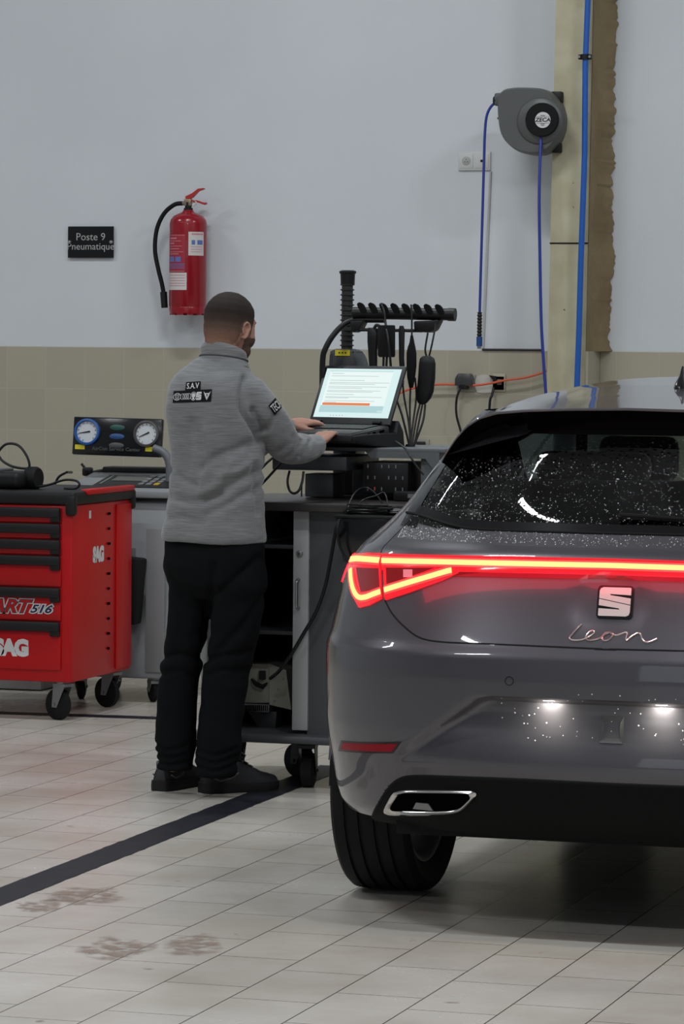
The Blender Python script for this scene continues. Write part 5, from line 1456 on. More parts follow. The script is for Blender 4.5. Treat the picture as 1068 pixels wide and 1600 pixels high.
# ------------------------------------------------------------------ cable hanger bar behind the laptop
hb = empty('cable_hanger', C(560, 560, .56), 0, 'black tubular hanger with eight hooks rising behind the laptop', 'cable hanger')
ho = Vector(hb.location)
def Hh(px, py, dy=0): return C(px, py, .56+dy)-ho
MB().tube([Hh(552, 489), Hh(705, 491.5)], .0215, 20).build('cross_bar', M['black'], hb)
MB().cyl(Hh(700, 491.5), Hh(711, 491.7), .0235, 20).build('end_cap', M['black'], hb)
MB().tube(spline([Hh(502, 700, -.05), Hh(503, 600, -.05), Hh(504, 560, -.05), Hh(508, 545, -.05), Hh(518, 527, -.04), Hh(532, 511, -.02), Hh(546, 502, 0), Hh(565, 500, 0), Hh(600, 500, 0)], 6), .0105, 14).build('support_tube', M['black'], hb, smooth=60)
MB().tube([Hh(553, 515, -.03), Hh(660, 517, -.03)], .006, 8).build('lower_rail', M['black'], hb)
for x0_, x1_ in ((551, 573), (650, 690)):
    P = [Hh(x0_, 502), Hh(x1_, 500), Hh(x1_-8, 516), Hh(x1_-16, 520), Hh(x0_+1, 518)]
    MB().prism([(p.x, p.z) for p in P], -.04, .03, bev=.006).build('bracket', M['black'], hb)
for i in range(8):
    p = Hh(563+i*17.3, 484+.4*i)
    tp = Hh(565+i*17.3, 472.5+.4*i); bt = Hh(571+i*17.3, 489+.4*i); ax_ = (tp-bt); rg = []
    for k in range(11):
        t = k/10; c = bt+ax_*t+Vector((0, -.018-.012*t, 0)); wd = .0150*math.sqrt(max(.0, 1-max(0, (t-.55)/.45)**2.2))*(.8+.2*t)+.0008
        rg.append([c+Vector((-wd, 0, 0)), c+Vector((-wd*.7, -.005, 0)), c+Vector((wd*.7, -.005, 0)), c+Vector((wd, 0, 0)), c+Vector((wd*.7, .004, 0)), c+Vector((-wd*.7, .004, 0))])
    MB().loft(rg).build('hook', M['blackmatt'], hb)
# ribbed pole of the extraction arm behind, with its yellow-labelled base
po = empty('ribbed_pole', C(542, 560, .68), 0, 'black ribbed pole with a flat cap standing behind the laptop', 'pole')
pq = Vector(po.location); Pp = lambda px, py, dy=0: C(px, py, .68+dy)-pq
a, b = Pp(543, 424), Pp(541, 546); hgt = a.z-b.z
rw = (Pp(553, 440).x-Pp(532, 440).x)/2
cx_, zc_ = Pp(542, 500).x, b.z
prof = []
nr = 13
for k in range(nr):
    z = b.z+(hgt-.045)*k/nr; st = (hgt-.045)/nr
    prof += [(rw*.80, z+.001), (rw*.80, z+st*.6), (rw*1.02, z+st*.72), (rw*1.02, z+st*.86), (rw*.80, z+st*.98)]
MB().lathe(prof, (cx_, 0, 0), 'Z', 28).build('ribbed_sleeve', mat('ribbed_dark', (.022, .022, .02), .55), po)
MB().lathe([(rw*1.0, a.z-.048), (rw*1.05, a.z-.010), (rw*1.22, a.z-.006), (rw*1.22, a.z+.0), (rw*.9, a.z+.004)], (cx_+.001, 0, 0), 'Z', 28).build('cap', M['black'], po)
P = [Pp(520, 580), Pp(521, 556), Pp(524, 545), Pp(554, 545), Pp(563, 554), Pp(569, 575), Pp(570, 620), Pp(518, 620)]
bs_ = MB().prism([(p.x, p.z) for p in P], -.07, .08, bev=.018).build('motor_housing', M['darkmetal'], po)
ya, yb2 = Pp(523, 546.5, -.075), Pp(546, 556, -.075)
MB().box(((ya.x+yb2.x)/2, -.0725, (ya.z+yb2.z)/2), (yb2.x-ya.x, .002, ya.z-yb2.z), rz=0).build('warning_label', M['yellow'], bs_)
for dx in (-.012, .0, .012): MB().box(((ya.x+yb2.x)/2+dx, -.0738, (ya.z+yb2.z)/2), (.006, .001, .005)).build('label_print', M['black'], bs_)
zf_ = zw+org.z-pq.z
MB().box((Pp(545, 700).x, .0, (Pp(545, 612).z+zf_)/2), (.09, .12, Pp(545, 612).z-zf_), bev=.01).build('pole_foot', M['darkmetal'], po)
# things hanging from the bar
def hang(name, label, cat, fn): 
    o = fn(); o.location = ho; o.name = name; tag(o, label, cat); return o
def blob(profile, dy, r_y=.5, n=20):
    """profile: (px_left, px_right, py) rows"""
    rg = []
    for l_, r_, y_ in profile:
        A_, B_ = Hh(l_, y_, dy), Hh(r_, y_, dy); c = (A_+B_)/2; w2_ = (B_.x-A_.x)/2
        rg.append([(c.x+w2_*math.copysign(abs(math.cos(t))**.7, math.cos(t)), c.y+w2_*r_y*math.copysign(abs(math.sin(t))**.7, math.sin(t)), c.z) for t in [2*PI*k/n for k in range(n)]])
    return MB().loft(rg)
def item(name, label, cat, prof, dy, ry=.5, mt='black', leads=(), lr=.0035, group=None):
    e = empty(name, ho, 0, label, cat)
    blob(prof, dy, ry).build('casing', M[mt], e, smooth=50)
    for ld in leads: MB().tube(spline([Hh(*p) for p in ld], 6), lr, 8).build('lead', M['cable'], e, smooth=60)
    return e
item('cable_remote', 'long black oval sensor case hanging rightmost from the bar', 'sensor case',
     [(661, 672, 556), (656, 678, 560), (654.5, 680, 568), (653, 679.5, 590), (651, 677, 612), (650.5, 673, 622), (652, 668, 628), (655, 664, 632)], -.06, .5, 'black',
     [[(681, 500, -.03), (678, 520, -.05), (674, 540, -.06), (670, 557, -.06)], [(668, 520, -.05), (664, 545, -.06), (666, 557, -.06)], [(660, 630, -.06), (655, 655, -.08), (648, 690, -.12), (645, 700, -.13)], [(656, 630, -.06), (650, 655, -.08), (643, 700, -.13)]])
item('cable_remote', 'slim black spindle-shaped probe hanging third from the right on the bar', 'probe',
     [(641, 645, 524), (639.5, 647, 535), (637, 648.5, 542), (635, 650, 552), (635, 650, 572), (636, 648, 590), (639, 645, 606)], -.06, .6, 'blackmatt',
     [[(642, 476, -.04), (643, 500, -.05), (643, 525, -.06)], [(641, 605, -.06), (640, 640, -.08), (641, 700, -.13)], [(648, 590, -.06), (650, 620, -.06), (645, 660, -.09), (640, 700, -.13)]])
item('test_clamp', 'narrow black test clamp with a looped top, left of the slim spindle probe', 'clamp',
     [(624, 630, 509), (622.5, 632, 516), (623, 631, 560), (624, 632, 575), (626, 631, 588)], -.06, .6, 'black',
     [[(628, 588, -.06), (631, 620, -.07), (638, 660, -.1), (641, 700, -.13)]])
item('test_clamp', 'thick black clamp hanging leftmost from the bar beside the ribbed pole', 'clamp',
     [(575, 584, 512), (574, 592, 520), (574, 591, 534), (575, 589, 548), (577, 589, 580), (577, 589, 600)], -.05, .6, 'black', [[(584, 514, -.05), (588, 508, -.05), (594, 511, -.05)]], .006)
item('adapter_box', 'black square-cornered adapter box hanging between the two left clamps', 'adapter box',
     [(592, 616, 508), (590, 617, 510), (590, 617, 555), (592, 616, 558)], -.07, .35, 'blackmatt', [[(604, 558, -.07), (603, 580, -.07), (603, 600, -.07)], [(595, 475, -.04), (600, 488, -.05), (602, 505, -.06), (606, 530, -.10), (610, 570, -.1), (611, 600, -.08)], [(599, 558, -.07), (598, 590, -.07)]], .0045)
e = item('cable_bundle', 'bundle of black leads running from the laptop to the clamp leads at the right', 'cable', [(634, 647, 694), (633, 648, 698), (633, 648, 702)], -.13, .6, 'black',
     [[(619, 624, -.10), (628, 650, -.12), (640, 700, -.13)], [(645, 700, -.13), (660, 660, -.1), (664, 632, -.07)]], .004)
zc = Hh(640, 702, -.13)
# ribbed lead collar
MB().tube([Hh(628, 588-2+2*i, -.06) for i in range(8)], [.0075 if i % 2 else .0055 for i in range(8)], 10).build('strain_relief', M['black'], e)
# ------------------------------------------------------------------ the man at the laptop
pF = at(320, 1243, Z=0); pF = EYE+(pF-EYE)*(12.25/(pF-EYE).dot(fl))
pG = pF.copy()
PS = FPX/((pF-EYE).dot(fwd))          # pixels per metre where he stands
man_o = pF.copy(); man_o.z = 0
MR = Matrix.Translation(man_o) @ Matrix.Rotation(BETA, 4, 'Z')       # x: picture right, y: away, z: up
def W(px, py, y=0.0):
    """picture position at depth y behind the heels' line, in the man's frame"""
    d = (pF-EYE).dot(fl)+y; p = at(px, py, depth=d); return MR.inverted() @ p
TORSO = -math.radians(30)             # he faces forward and to the right
def ell(c, a, b, yaw, n=40, p=2.3, tilt=0.0):
    out = []
    for k in range(n):
        t = 2*PI*k/n; x = a*math.copysign(abs(math.cos(t))**(2/p), math.cos(t)); y = b*math.copysign(abs(math.sin(t))**(2/p), math.sin(t))
        z = y*tilt
        out.append(Vector((c[0]+x*math.cos(yaw)-y*math.sin(yaw), c[1]+x*math.sin(yaw)+y*math.cos(yaw), c[2]+z)))
    return out
def remesh(name, mb, voxel, mt, parent=None, smooth_it=6, fac=.5, disp=None):
    """fuse overlapping closed shapes into one continuous surface"""
    me = bpy.data.meshes.new(name); me.from_pydata([tuple(v) for v in mb.v], [], mb.f)
    bm = bmesh.new(); bm.from_mesh(me); bmesh.ops.recalc_face_normals(bm, faces=bm.faces[:]); bm.to_mesh(me); bm.free()
    o = bpy.data.objects.new(name, me); COL.objects.link(o)
    m_ = o.modifiers.new('r', 'REMESH'); m_.mode = 'VOXEL'; m_.voxel_size = voxel
    s_ = o.modifiers.new('s', 'SMOOTH'); s_.factor = fac; s_.iterations = smooth_it
    bpy.context.view_layer.update()
    me2 = bpy.data.meshes.new_from_object(o.evaluated_get(bpy.context.evaluated_depsgraph_get()))
    bpy.data.objects.remove(o); bpy.data.meshes.remove(me)
    if disp:
        ns = [v.normal.copy() for v in me2.vertices]
        for v, n in zip(me2.vertices, ns): v.co += n*disp(v.co, n)
    me2.name = name; me2.materials.clear(); me2.materials.append(mt)
    return link(name, me2, None, parent, 180)
def bent(mb, chain, n=14, flat=None):
    """tapered limb through (point, radius) pairs"""
    P = [Vector(p) for p, r in chain]; S_ = spline(P, 6); rr = []
    for i in range(len(S_)):
        t = i/6; k = min(int(t), len(chain)-2); f = t-k; f = f*f*(3-2*f); rr.append(chain[k][1]*(1-f)+chain[k+1][1]*f)
    # round ends
    d0 = (S_[0]-S_[1]).normalized(); d1 = (S_[-1]-S_[-2]).normalized()
    pts = [S_[0]+d0*rr[0]*.85, S_[0]+d0*rr[0]*.55]+S_+[S_[-1]+d1*rr[-1]*.55, S_[-1]+d1*rr[-1]*.85]
    rs = [rr[0]*.35, rr[0]*.8]+rr+[rr[-1]*.8, rr[-1]*.35]
    mb.tube(pts, rs, n, flat=flat)
def ellipsoid(mb, c, r, R_=None, n=24):
    vs = []; fs = []; M_ = Matrix.Translation(c) @ (R_ if R_ else Matrix())
    rings = []
    for i in range(1, 12):
        t = PI*i/12; rings.append([Vector((r[0]*math.sin(t)*math.cos(2*PI*k/n), r[1]*math.sin(t)*math.sin(2*PI*k/n), r[2]*math.cos(t))) for k in range(n)])
    mb.loft(rings, M=M_)
def skinmat():
    m = mat('skin', (.37, .195, .14), .5, spec=.4, bump=(180, .12, .001)); nt = m.node_tree; b = nt.nodes['Principled BSDF']
    b.inputs['Subsurface Weight'].default_value = .12; b.inputs['Subsurface Radius'].default_value = (.012, .005, .003)
    return m
M['skin'] = skinmat()
# head frame: origin at the centre of the skull, x to his right ear, y to his face, z up
HY = -math.radians(41)                # the head is turned further right than the chest
hc = W(359, 512, .05)
HM = Matrix.Translation(hc) @ Matrix.Rotation(HY, 4, 'Z') @ Matrix.Rotation(math.radians(-9), 4, 'X')
body = MB()
def hE(c, r, rx=0): ellipsoid(body, HM @ Vector(c), r, HM.to_3x3().to_4x4() @ Matrix.Rotation(rx, 4, 'X'))
hE((0, -.008, .025), (.077, .096, .092)); hE((0, -.014, -.002), (.074, .088, .098)); hE((0, .015, -.03), (.068, .070, .080)); hE((0, .036, -.015), (.065, .062, .080)); hE((0, .034, -.072), (.054, .056, .050))
hE((0, .060, -.096), (.028, .024, .022)); hE((0, .062, .016), (.054, .026, .048))
for s in (-1, 1):
    hE((s*.036, .048, -.030), (.030, .034, .036)); hE((s*.040, .030, -.074), (.022, .038, .028)); hE((s*.028, .072, .030), (.024, .016, .008))
body.loft([[HM @ Vector(p) for p in q] for q in (
    [(-.007, .088, .014), (.007, .088, .014), (.006, .070, .014), (-.006, .070, .014)],
    [(-.010, .104, -.010), (.010, .104, -.010), (.010, .07, -.008), (-.010, .07, -.008)],
    [(-.016, .112, -.028), (.016, .112, -.028), (.018, .07, -.03), (-.018, .07, -.03)],
    [(-.012, .098, -.036), (.012, .098, -.036), (.014, .07, -.038), (-.014, .07, -.038)])])
hE((0, .086, -.058), (.024, .010, .006)); hE((0, .084, -.067), (.021, .010, .006))
# ears
for s in (-1, 1):
    EM = HM @ Matrix.Translation((s*.074, -.004, -.012)) @ Matrix.Rotation(s*math.radians(-10), 4, 'Z') @ Matrix.Rotation(math.radians(-10), 4, 'X') @ Matrix.Diagonal((.9, .74, .86, 1))
    rim = [Vector((s*.008, .021*math.cos(t)*(1 if math.sin(t) > 0 else .75), .032*math.sin(t)+.002)) for t in [math.radians(a) for a in range(-100, 240, 20)]]
    body.tube([EM @ p for p in rim], [.0048]*len(rim), 8)
    ellipsoid(body, EM @ Vector((0, 0, 0)), (.0045, .019, .029), EM.to_3x3().to_4x4(), 12)
    ellipsoid(body, EM @ Vector((s*.003, .004, -.028)), (.005, .009, .009), EM.to_3x3().to_4x4(), 12)
# neck
nb = W(352, 590, .03)
bent(body, [(HM @ Vector((0, -.03, -.04)), .060), (HM @ Vector((0, -.025, -.10)), .058), (nb, .066)])
# trunk of the body under the clothes
def TR(z, cx, a, b, cy=0.0, yaw=TORSO, tilt=0): return ell((cx, cy, z), a, b, yaw, 32, 2.4, tilt)
body.loft([TR(.86, .03, .12, .085), TR(.95, .03, .14, .095), TR(1.08, .04, .12, .08), TR(1.25, .035, .12, .08), TR(1.36, .035, .12, .07), TR(1.43, .035, .08, .055), TR(1.48, .035, .055, .05)])
sh_r = W(392, 612, -.055); sh_l = W(292, 612, .10)
el_r = W(446, 701, .06); wr_r = W(494, 694, .22)
el_l = W(372, 700, .36); wr_l = W(452, 664, .47)
bent(body, [(sh_r+Vector((-.02, .02, -.02)), .036), (el_r, .036), (wr_r, .026)]); bent(body, [(sh_l, .036), (el_l, .036), (wr_l, .026)])
hip_r = W(366, 880, -.05); kn_r = W(352, 1040, .0); an_r = W(338, 1205, -.02)
hip_l = W(304, 880, .04); kn_l = W(281, 1040, .07); an_l = W(270, 1195, .06)
for a_, b_, c_ in ((hip_r, kn_r, an_r), (hip_l, kn_l, an_l)):
    bent(body, [(a_+Vector((0, 0, .03)), .066), ((a_+b_)/2, .056), (b_, .042), ((b_+c_)/2+Vector((0, -.01, .04)), .042), (c_, .028)])
# hands: wrist frame with x across the palm (towards the little finger of a right hand = -thumb), y along the fingers, z the back of the hand
def hand(mb, wrist, knuck, back, right, curl=.5, spread=.0):
    y = (knuck-wrist).normalized(); z = (back-y*back.dot(y)).normalized(); x = y.cross(z)
    T = Matrix((x, y, z)).transposed().to_4x4(); T.translation = wrist
    s = 1 if right else -1            # for the right hand the little finger is at +x seen from the back
    # palm
    rg = []
    for yy, w_, t_, zz in ((-.01, .026, .019, 0), (.015, .031, .018, 0), (.045, .039, .016, .002), (.075, .042, .0135, .002), (.088, .040, .010, .0)):
        rg.append([T @ Vector((w_*math.cos(2*PI*k/16)+s*.002, yy, t_*math.sin(2*PI*k/16)+zz)) for k in range(16)])
    mb.loft(rg)
    tips = []
    for i, (fx, ln, r0, cu) in enumerate(((-.030, .072, .0098, .9), (-.010, .080, .0102, 1.0), (.011, .075, .0098, 1.1), (.030, .058, .0086, 1.2))):
        P = [Vector((s*fx*.8, .055, .002)), Vector((s*fx, .086-.004*abs(i-1), .002))]
        a = curl*cu*.35; d = P[-1].copy()
        for k, f in enumerate((.46, .31, .23)):
            d = d+Vector((s*fx*spread*ln*8*f, math.cos(a)*ln*f, -math.sin(a)*ln*f)); P.append(d.copy()); a += curl*cu*(.75 if k == 0 else .55)
        bent(mb, [(T @ p, r) for p, r in zip(P, (r0*.9, r0*1.08, r0*.98, r0*.90, r0*.74))], 10); tips.append(T @ P[-1])
    P = [Vector((-s*.020, .012, -.004)), Vector((-s*.040, .036, -.012)), Vector((-s*.050, .062, -.018)), Vector((-s*.050, .084, -.022))]
    bent(mb, [(T @ p, r) for p, r in zip(P, (.014, .013, .0110, .0085))], 10)
    return tips
kn = W(513, 674, .32); body_t = hand(body, wr_r, wr_r+(kn-wr_r).normalized()*.1, Vector((-.25, -.25, 1)), True, .75, .25)
kn = W(478, 660, .52); hand(body, wr_l, wr_l+(kn-wr_l).normalized()*.1, Vector((-.1, -.35, 1)), False, .55, .2)
man = remesh('person', body, .0034, M['skin'], None, 5, .5)
man.matrix_world = MR
tag(man, 'man in a grey fleece pullover and black trousers typing on the laptop, seen from behind', 'person')

# hair: the cropped scalp, thinner towards nape and ears
def hairmat():
    m = mat('cropped_dark_hair', (.016, .011, .009), .75, spec=.25, bump=(420, .9, .002)); nt = m.node_tree; b = nt.nodes['Principled BSDF']; L_ = nt.links.new
    at_ = N(nt, 'ShaderNodeAttribute'); at_.attribute_name = 'hair_cover'
    n = N(nt, 'ShaderNodeTexNoise'); n.inputs['Scale'].default_value = 600; tc = N(nt, 'ShaderNodeTexCoord'); L_(tc.outputs['Object'], n.inputs[0])
    ad = N(nt, 'ShaderNodeMath'); ad.operation = 'MULTIPLY_ADD'; ad.inputs[1].default_value = .5
    sb = N(nt, 'ShaderNodeMath'); sb.operation = 'SUBTRACT'; sb.inputs[1].default_value = .5
    L_(n.outputs['Fac'], sb.inputs[0]); L_(sb.outputs[0], ad.inputs[0]); L_(at_.outputs['Fac'], ad.inputs[2])
    r = N(nt, 'ShaderNodeValToRGB'); r.color_ramp.elements[0].position = .0; r.color_ramp.elements[0].color = (.36, .185, .125, 1)
    r.color_ramp.elements[1].position = 1; r.color_ramp.elements[1].color = (.016, .011, .009, 1)
    e = r.color_ramp.elements.new(.45); e.color = (.10, .062, .045, 1)
    L_(ad.outputs[0], r.inputs[0]); L_(r.outputs[0], b.inputs['Base Color']); return m
M['hair'] = hairmat()
HI = HM.inverted()
def hairline(p):
    """density in head coordinates: > 0 where hair grows"""
    x, y, z = p
    az = abs(x)
    if y > .074: return sstep(.055, .070, z)           # forehead
    # lower limit: from the temple in front of the ear round to the nape
    low = lerp_tab([(-.10, -.085), (-.05, -.080), (-.028, -.050), (-.012, .010), (.01, .014), (.022, -.030), (.036, -.030), (.046, .030), (.064, .052), (.085, .060)], y)[0]
    return (z-low)/.010
bm = bmesh.new(); bm.from_mesh(man.data); bm.normal_update(); bm.verts.index_update()
keep = [f for f in bm.faces if (HI @ f.calc_center_median()).length < .15 and hairline(HI @ f.calc_center_median()) > 0 and abs((HI @ f.calc_center_median()).x) < .080 and (HI @ f.calc_center_median()).z > -.088]
hb_ = bmesh.new(); vm = {}
for f in keep:
    vv = []
    for v in f.verts:
        if v.index not in vm:
            p = HI @ v.co; d = sstep(-.075, .050, p.z); t = .0010+.0050*sstep(0, .07, p.z)
            t = min(t, .0008+.004*max(0, hairline(p))/2)
            vm[v.index] = (hb_.verts.new(v.co+v.normal*t), p)
        vv.append(vm[v.index][0])
    try: hb_.faces.new(vv)
    except ValueError: pass
hb_.verts.index_update(); dens = [0]*len(hb_.verts)
for nv, p in vm.values():
    dens[nv.index] = .22+.78*sstep(-.055, .060, p.z)
    if abs(p.x) > .03 and p.y > -.02: dens[nv.index] = min(1, .26+.74*sstep(-.045, .060, p.z))
hm_ = bpy.data.meshes.new('hair'); hb_.to_mesh(hm_); hb_.free(); hm_.materials.append(M['hair'])
a_ = hm_.attributes.new('hair_cover', 'FLOAT', 'POINT'); a_.data.foreach_set('value', dens)
link('hair', hm_, None, man, 180); 
# beard stubble on the jaw
keep = []
for f in bm.faces:
    p = HI @ f.calc_center_median()
    if p.length < .15 and -.02 < p.z*-1 and p.z < -.028 and p.y > .008 and p.z > -.115 and not (abs(p.x) < .018 and p.y > .088 and p.z > -.07) and p.z < -.028-.35*max(0, .09-p.y)*0 and p.y+.35*p.z > -.02: keep.append(f)
hb_ = bmesh.new(); vm = {}
for f in keep:
    vv = []
    for v in f.verts:
        if v.index not in vm: vm[v.index] = hb_.verts.new(v.co+v.normal*.0009)
        vv.append(vm[v.index])
    hb_.faces.new(vv)
bmm = bpy.data.meshes.new('beard'); hb_.to_mesh(bmm); hb_.free(); bmm.materials.append(mat('beard_stubble', (.13, .073, .053), .8, spec=.2, bump=(600, .6, .001), var=(500, (.055, .034, .026)))); link('beard', bmm, None, man, 180)
# eyebrow
for s in (-1, 1):
    P = [HM @ Vector((s*x, y, z)) for x, y, z in ((.012, .092, .034), (.026, .090, .040), (.042, .078, .038), (.050, .070, .032))]
    MB().tube([p-(HM.to_3x3() @ Vector((0, .004, 0))) for p in P], [.0015, .0022, .002, .001], 8).build('eyebrow', M['hair'], man).data.attributes.new('hair_cover', 'FLOAT', 'POINT').data.foreach_set('value', [1.0]*32)
bm.free()
# ------------------------------------------------------------------ pullover
def fleece():
    m = mat('grey_fleece', (.175, .180, .185), .9, spec=.15, sheen=.3); nt = m.node_tree; b = nt.nodes['Principled BSDF']; L_ = nt.links.new
    tc = N(nt, 'ShaderNodeTexCoord'); mp = N(nt, 'ShaderNodeMapping'); mp.inputs['Scale'].default_value = (16, 16, 430)
    n = N(nt, 'ShaderNodeTexNoise'); n.inputs['Scale'].default_value = 1; n.inputs['Detail'].default_value = 3
    r = N(nt, 'ShaderNodeValToRGB'); r.color_ramp.elements[0].position = .34; r.color_ramp.elements[0].color = (.145, .148, .152, 1); r.color_ramp.elements[1].position = .66; r.color_ramp.elements[1].color = (.225, .23, .235, 1)
    L_(tc.outputs['Object'], mp.inputs[0]); L_(mp.outputs[0], n.inputs[0]); L_(n.outputs['Fac'], r.inputs[0]); L_(r.outputs[0], b.inputs['Base Color'])
    bp = N(nt, 'ShaderNodeBump'); bp.inputs['Strength'].default_value = .35; bp.inputs['Distance'].default_value = .002; L_(n.outputs['Fac'], bp.inputs['Height']); L_(bp.outputs[0], b.inputs['Normal'])
    return m
M['fleece'] = fleece()
sw = MB()
ZP = lambda py: (W(340, py)).z
def ring(py, xl, xr, b, cy=0.0, yaw=TORSO, p=2.5, tilt=0):
    """ring whose silhouette spans xl..xr pixels"""
    l_, r_ = W(xl, py), W(xr, py); hw = (r_.x-l_.x)/2; cx = (l_.x+r_.x)/2
    c, s = math.cos(yaw), math.sin(yaw); a = math.sqrt(max(.01*.01, (hw*hw-(b*s)**2)))/abs(c)
    if p > 2: a *= .975
    return ell((cx, cy, l_.z), a, b, yaw, 48, p, tilt)
rows = [(846, 254, 414, .128), (838, 251, 414.5, .132), (826, 254, 414, .130), (805, 260, 413, .126), (780, 262, 412, .120), (755, 265, 412, .116), (730, 266.5, 412, .114), (705, 266, 412, .116), (680, 263.5, 411, .120), (655, 260.5, 410, .125), (632, 260, 408, .125), (612, 262.5, 406, .120), (598, 266.5, 402, .112), (586, 273, 396, .100), (576, 284, 390, .086), (567, 297, 386, .074), (560, 307, 384, .066)]
sw.loft([ring(y, a, b, d, cy=.0+.012*sstep(640, 560, y)) for y, a, b, d in rows])
def sleeve(mb, chain): bent(mb, chain, 20)
sr0 = W(386, 614, -.045)
sleeve(sw, [(sr0, .068), (W(408, 640, -.04), .067), (W(428, 668, -.005), .064), (W(447, 697, .045), .060), (W(468, 701, .12), .054), (W(484, 699, .18), .046), (W(492, 696, .215), .041)])
sleeve(sw, [(W(290, 610, .09), .066), (W(320, 655, .22), .060), (el_l, .054), (W(420, 684, .43), .046), (W(446, 668, .46), .038)])
# folds
FOLDS = []
def fold(pts, w_, amp): FOLDS.append(([W(*p) for p in spline([Vector((a, b, 0)) for a, b in pts], 5)] if False else [W(p.x, p.y) for p in spline([Vector((a, b, 0)) for a, b in pts], 5)], w_, amp))
fold([(398, 690), (370, 700), (340, 712), (318, 730)], .016, -.007)
fold([(410, 735), (380, 745), (345, 768), (320, 780)], .014, -.007)
fold([(412, 760), (380, 772), (350, 790), (322, 802)], .014, -.006)
fold([(300, 660), (298, 700), (292, 735)], .02, -.006); fold([(268, 735), (285, 748), (310, 756)], .014, -.007)
fold([(267, 775), (290, 782), (318, 780), (345, 770)], .013, -.006); fold([(262, 810), (290, 806), (318, 812)], .015, -.005)
fold([(325, 672), (330, 700), (326, 730), (316, 756)], .018, .006); fold([(360, 725), (345, 752), (318, 768)], .015, .006)
fold([(383, 590), (379, 612), (380, 640), (392, 660), (402, 676), (410, 690)], .010, -.010)
fold([(396, 640), (405, 656), (412, 672)], .010, -.008)
fold([(470, 690), (462, 704), (448, 716)], .009, -.005); fold([(458, 684), (448, 698), (436, 706)], .010, -.005); fold([(484, 690), (480, 704), (470, 716)], .008, -.004)
fold([(430, 650), (420, 668), (408, 676)], .010, -.005)
fold([(394, 700), (400, 750), (404, 800)], .010, -.004); fold([(345, 740), (372, 735), (400, 715)], .013, .005)
def swd(co, n):
    d = 0
    if n.y < .6:
        for P, w_, amp in FOLDS:
            if not (min(p.x for p in P)-.05 < co.x < max(p.x for p in P)+.05 and min(p.z for p in P)-.05 < co.z < max(p.z for p in P)+.05): continue
            m_ = 9
            for a, b in zip(P, P[1:]):
                ax, az, bx, bz = a.x, a.z, b.x, b.z; t = max(0, min(1, ((co.x-ax)*(bx-ax)+(co.z-az)*(bz-az))/((bx-ax)**2+(bz-az)**2+1e-9)))
                q = math.hypot(co.x-ax-t*(bx-ax), co.z-az-t*(bz-az)); m_ = min(m_, q)
            d += 1.7*amp*math.exp(-(m_/w_)**2)
    d += .0035*noise.noise(Vector((co.x*9, co.y*9, co.z*13)))+.0018*noise.noise(Vector((co.x*22, co.y*22, co.z*30)))
    return d
pull = remesh('pullover', sw, .0065, M['fleece'], man, 5, .5, swd)
# collar: a standing double collar open at the throat
def colring(py, xl, xr, b, cy, tilt): return ring(py, xl, xr, b, cy=cy, yaw=-math.radians(40), p=2.1, tilt=tilt)
cr = [colring(571, 302, 389, .076, .018, -.10), colring(562, 309, 386, .070, .020, -.18), colring(560, 312, 386, .070, .022, -.2), colring(555, 312.5, 386, .069, .024, -.28), colring(552, 311, 386, .069, .024, -.32), colring(546, 313.5, 385, .066, .028, -.40), colring(545, 316, 384, .063, .028, -.40)]
ci = [colring(547, 319, 381, .060, .028, -.38), colring(560, 318, 380, .060, .022, -.2)]
MB().loft(cr+ci, cap=False).build('collar', M['fleece'], man, smooth=80)
M['seam'] = mat('fleece_seam', (.09, .092, .095), .9, spec=.1)
for rg_, nm in ((colring(560, 311.0, 387, .0715, .021, -.19), 'collar_seam'),):
    MB().tube([p for p in rg_]+[rg_[0]], .0028, 8, cap=False).build(nm, M['seam'], man, smooth=80)
# ------------------------------------------------------------------ trousers
M['trouser'] = mat('black_trouser_cloth', (.0055, .0062, .007), .9, spec=.08, bump=(500, .3))
tr = MB()
def legring(py, xl, xr, b, cy, yaw=TORSO*.6, p=2.2): return ring(py, xl, xr, b, cy=cy, yaw=yaw, p=p)
tr.loft([ring(836, 259, 411, .108), ring(860, 256, 414, .122), ring(885, 257, 416, .130, cy=.0), ring(910, 262, 417, .125, cy=.005), ring(935, 270, 408, .09, cy=.01)])
tr.loft([legring(y, a, b, d, cy) for y, a, b, d, cy in ((875, 259, 345, .105, .04), (915, 262, 338, .100, .045), (955, 262, 331, .092, .055), (1000, 257, 325, .085, .065), (1030, 251, 318, .080, .07), (1060, 246, 311, .076, .072), (1100, 242, 307, .075, .07), (1140, 240, 306, .076, .068), (1170, 240, 305, .075, .065), (1190, 243, 303, .070, .062), (1206, 241, 301, .066, .06))])
tr.loft([legring(y, a, b, d, cy) for y, a, b, d, cy in ((875, 318, 417, .110, -.03), (915, 322, 418, .108, -.03), (955, 326, 413, .100, -.025), (1000, 322, 402, .092, -.02), (1030, 318, 396, .086, -.01), (1060, 315, 390, .080, -.005), (1100, 313, 382, .076, -.01), (1140, 307, 378, .076, -.02), (1168, 306, 379, .076, -.025), (1185, 306, 374, .072, -.028), (1200, 307, 370, .068, -.03), (1212, 307, 368, .064, -.03))])
FOLDS.clear()
fold([(335, 880), (330, 930), (322, 975), (318, 1030)], .012, -.008); fold([(270, 900), (300, 960), (318, 990)], .014, -.005)
fold([(405, 870), (370, 900), (340, 925)], .014, -.006); fold([(414, 930), (380, 975), (345, 1010)], .016, -.006); fold([(325, 1030), (350, 1022), (390, 1015)], .012, -.006)
fold([(252, 1030), (280, 1022), (310, 1030)], .012, -.006); fold([(248, 1056), (275, 1048), (300, 1056)], .010, -.005); fold([(325, 1052), (352, 1044), (385, 1046)], .011, -.005)
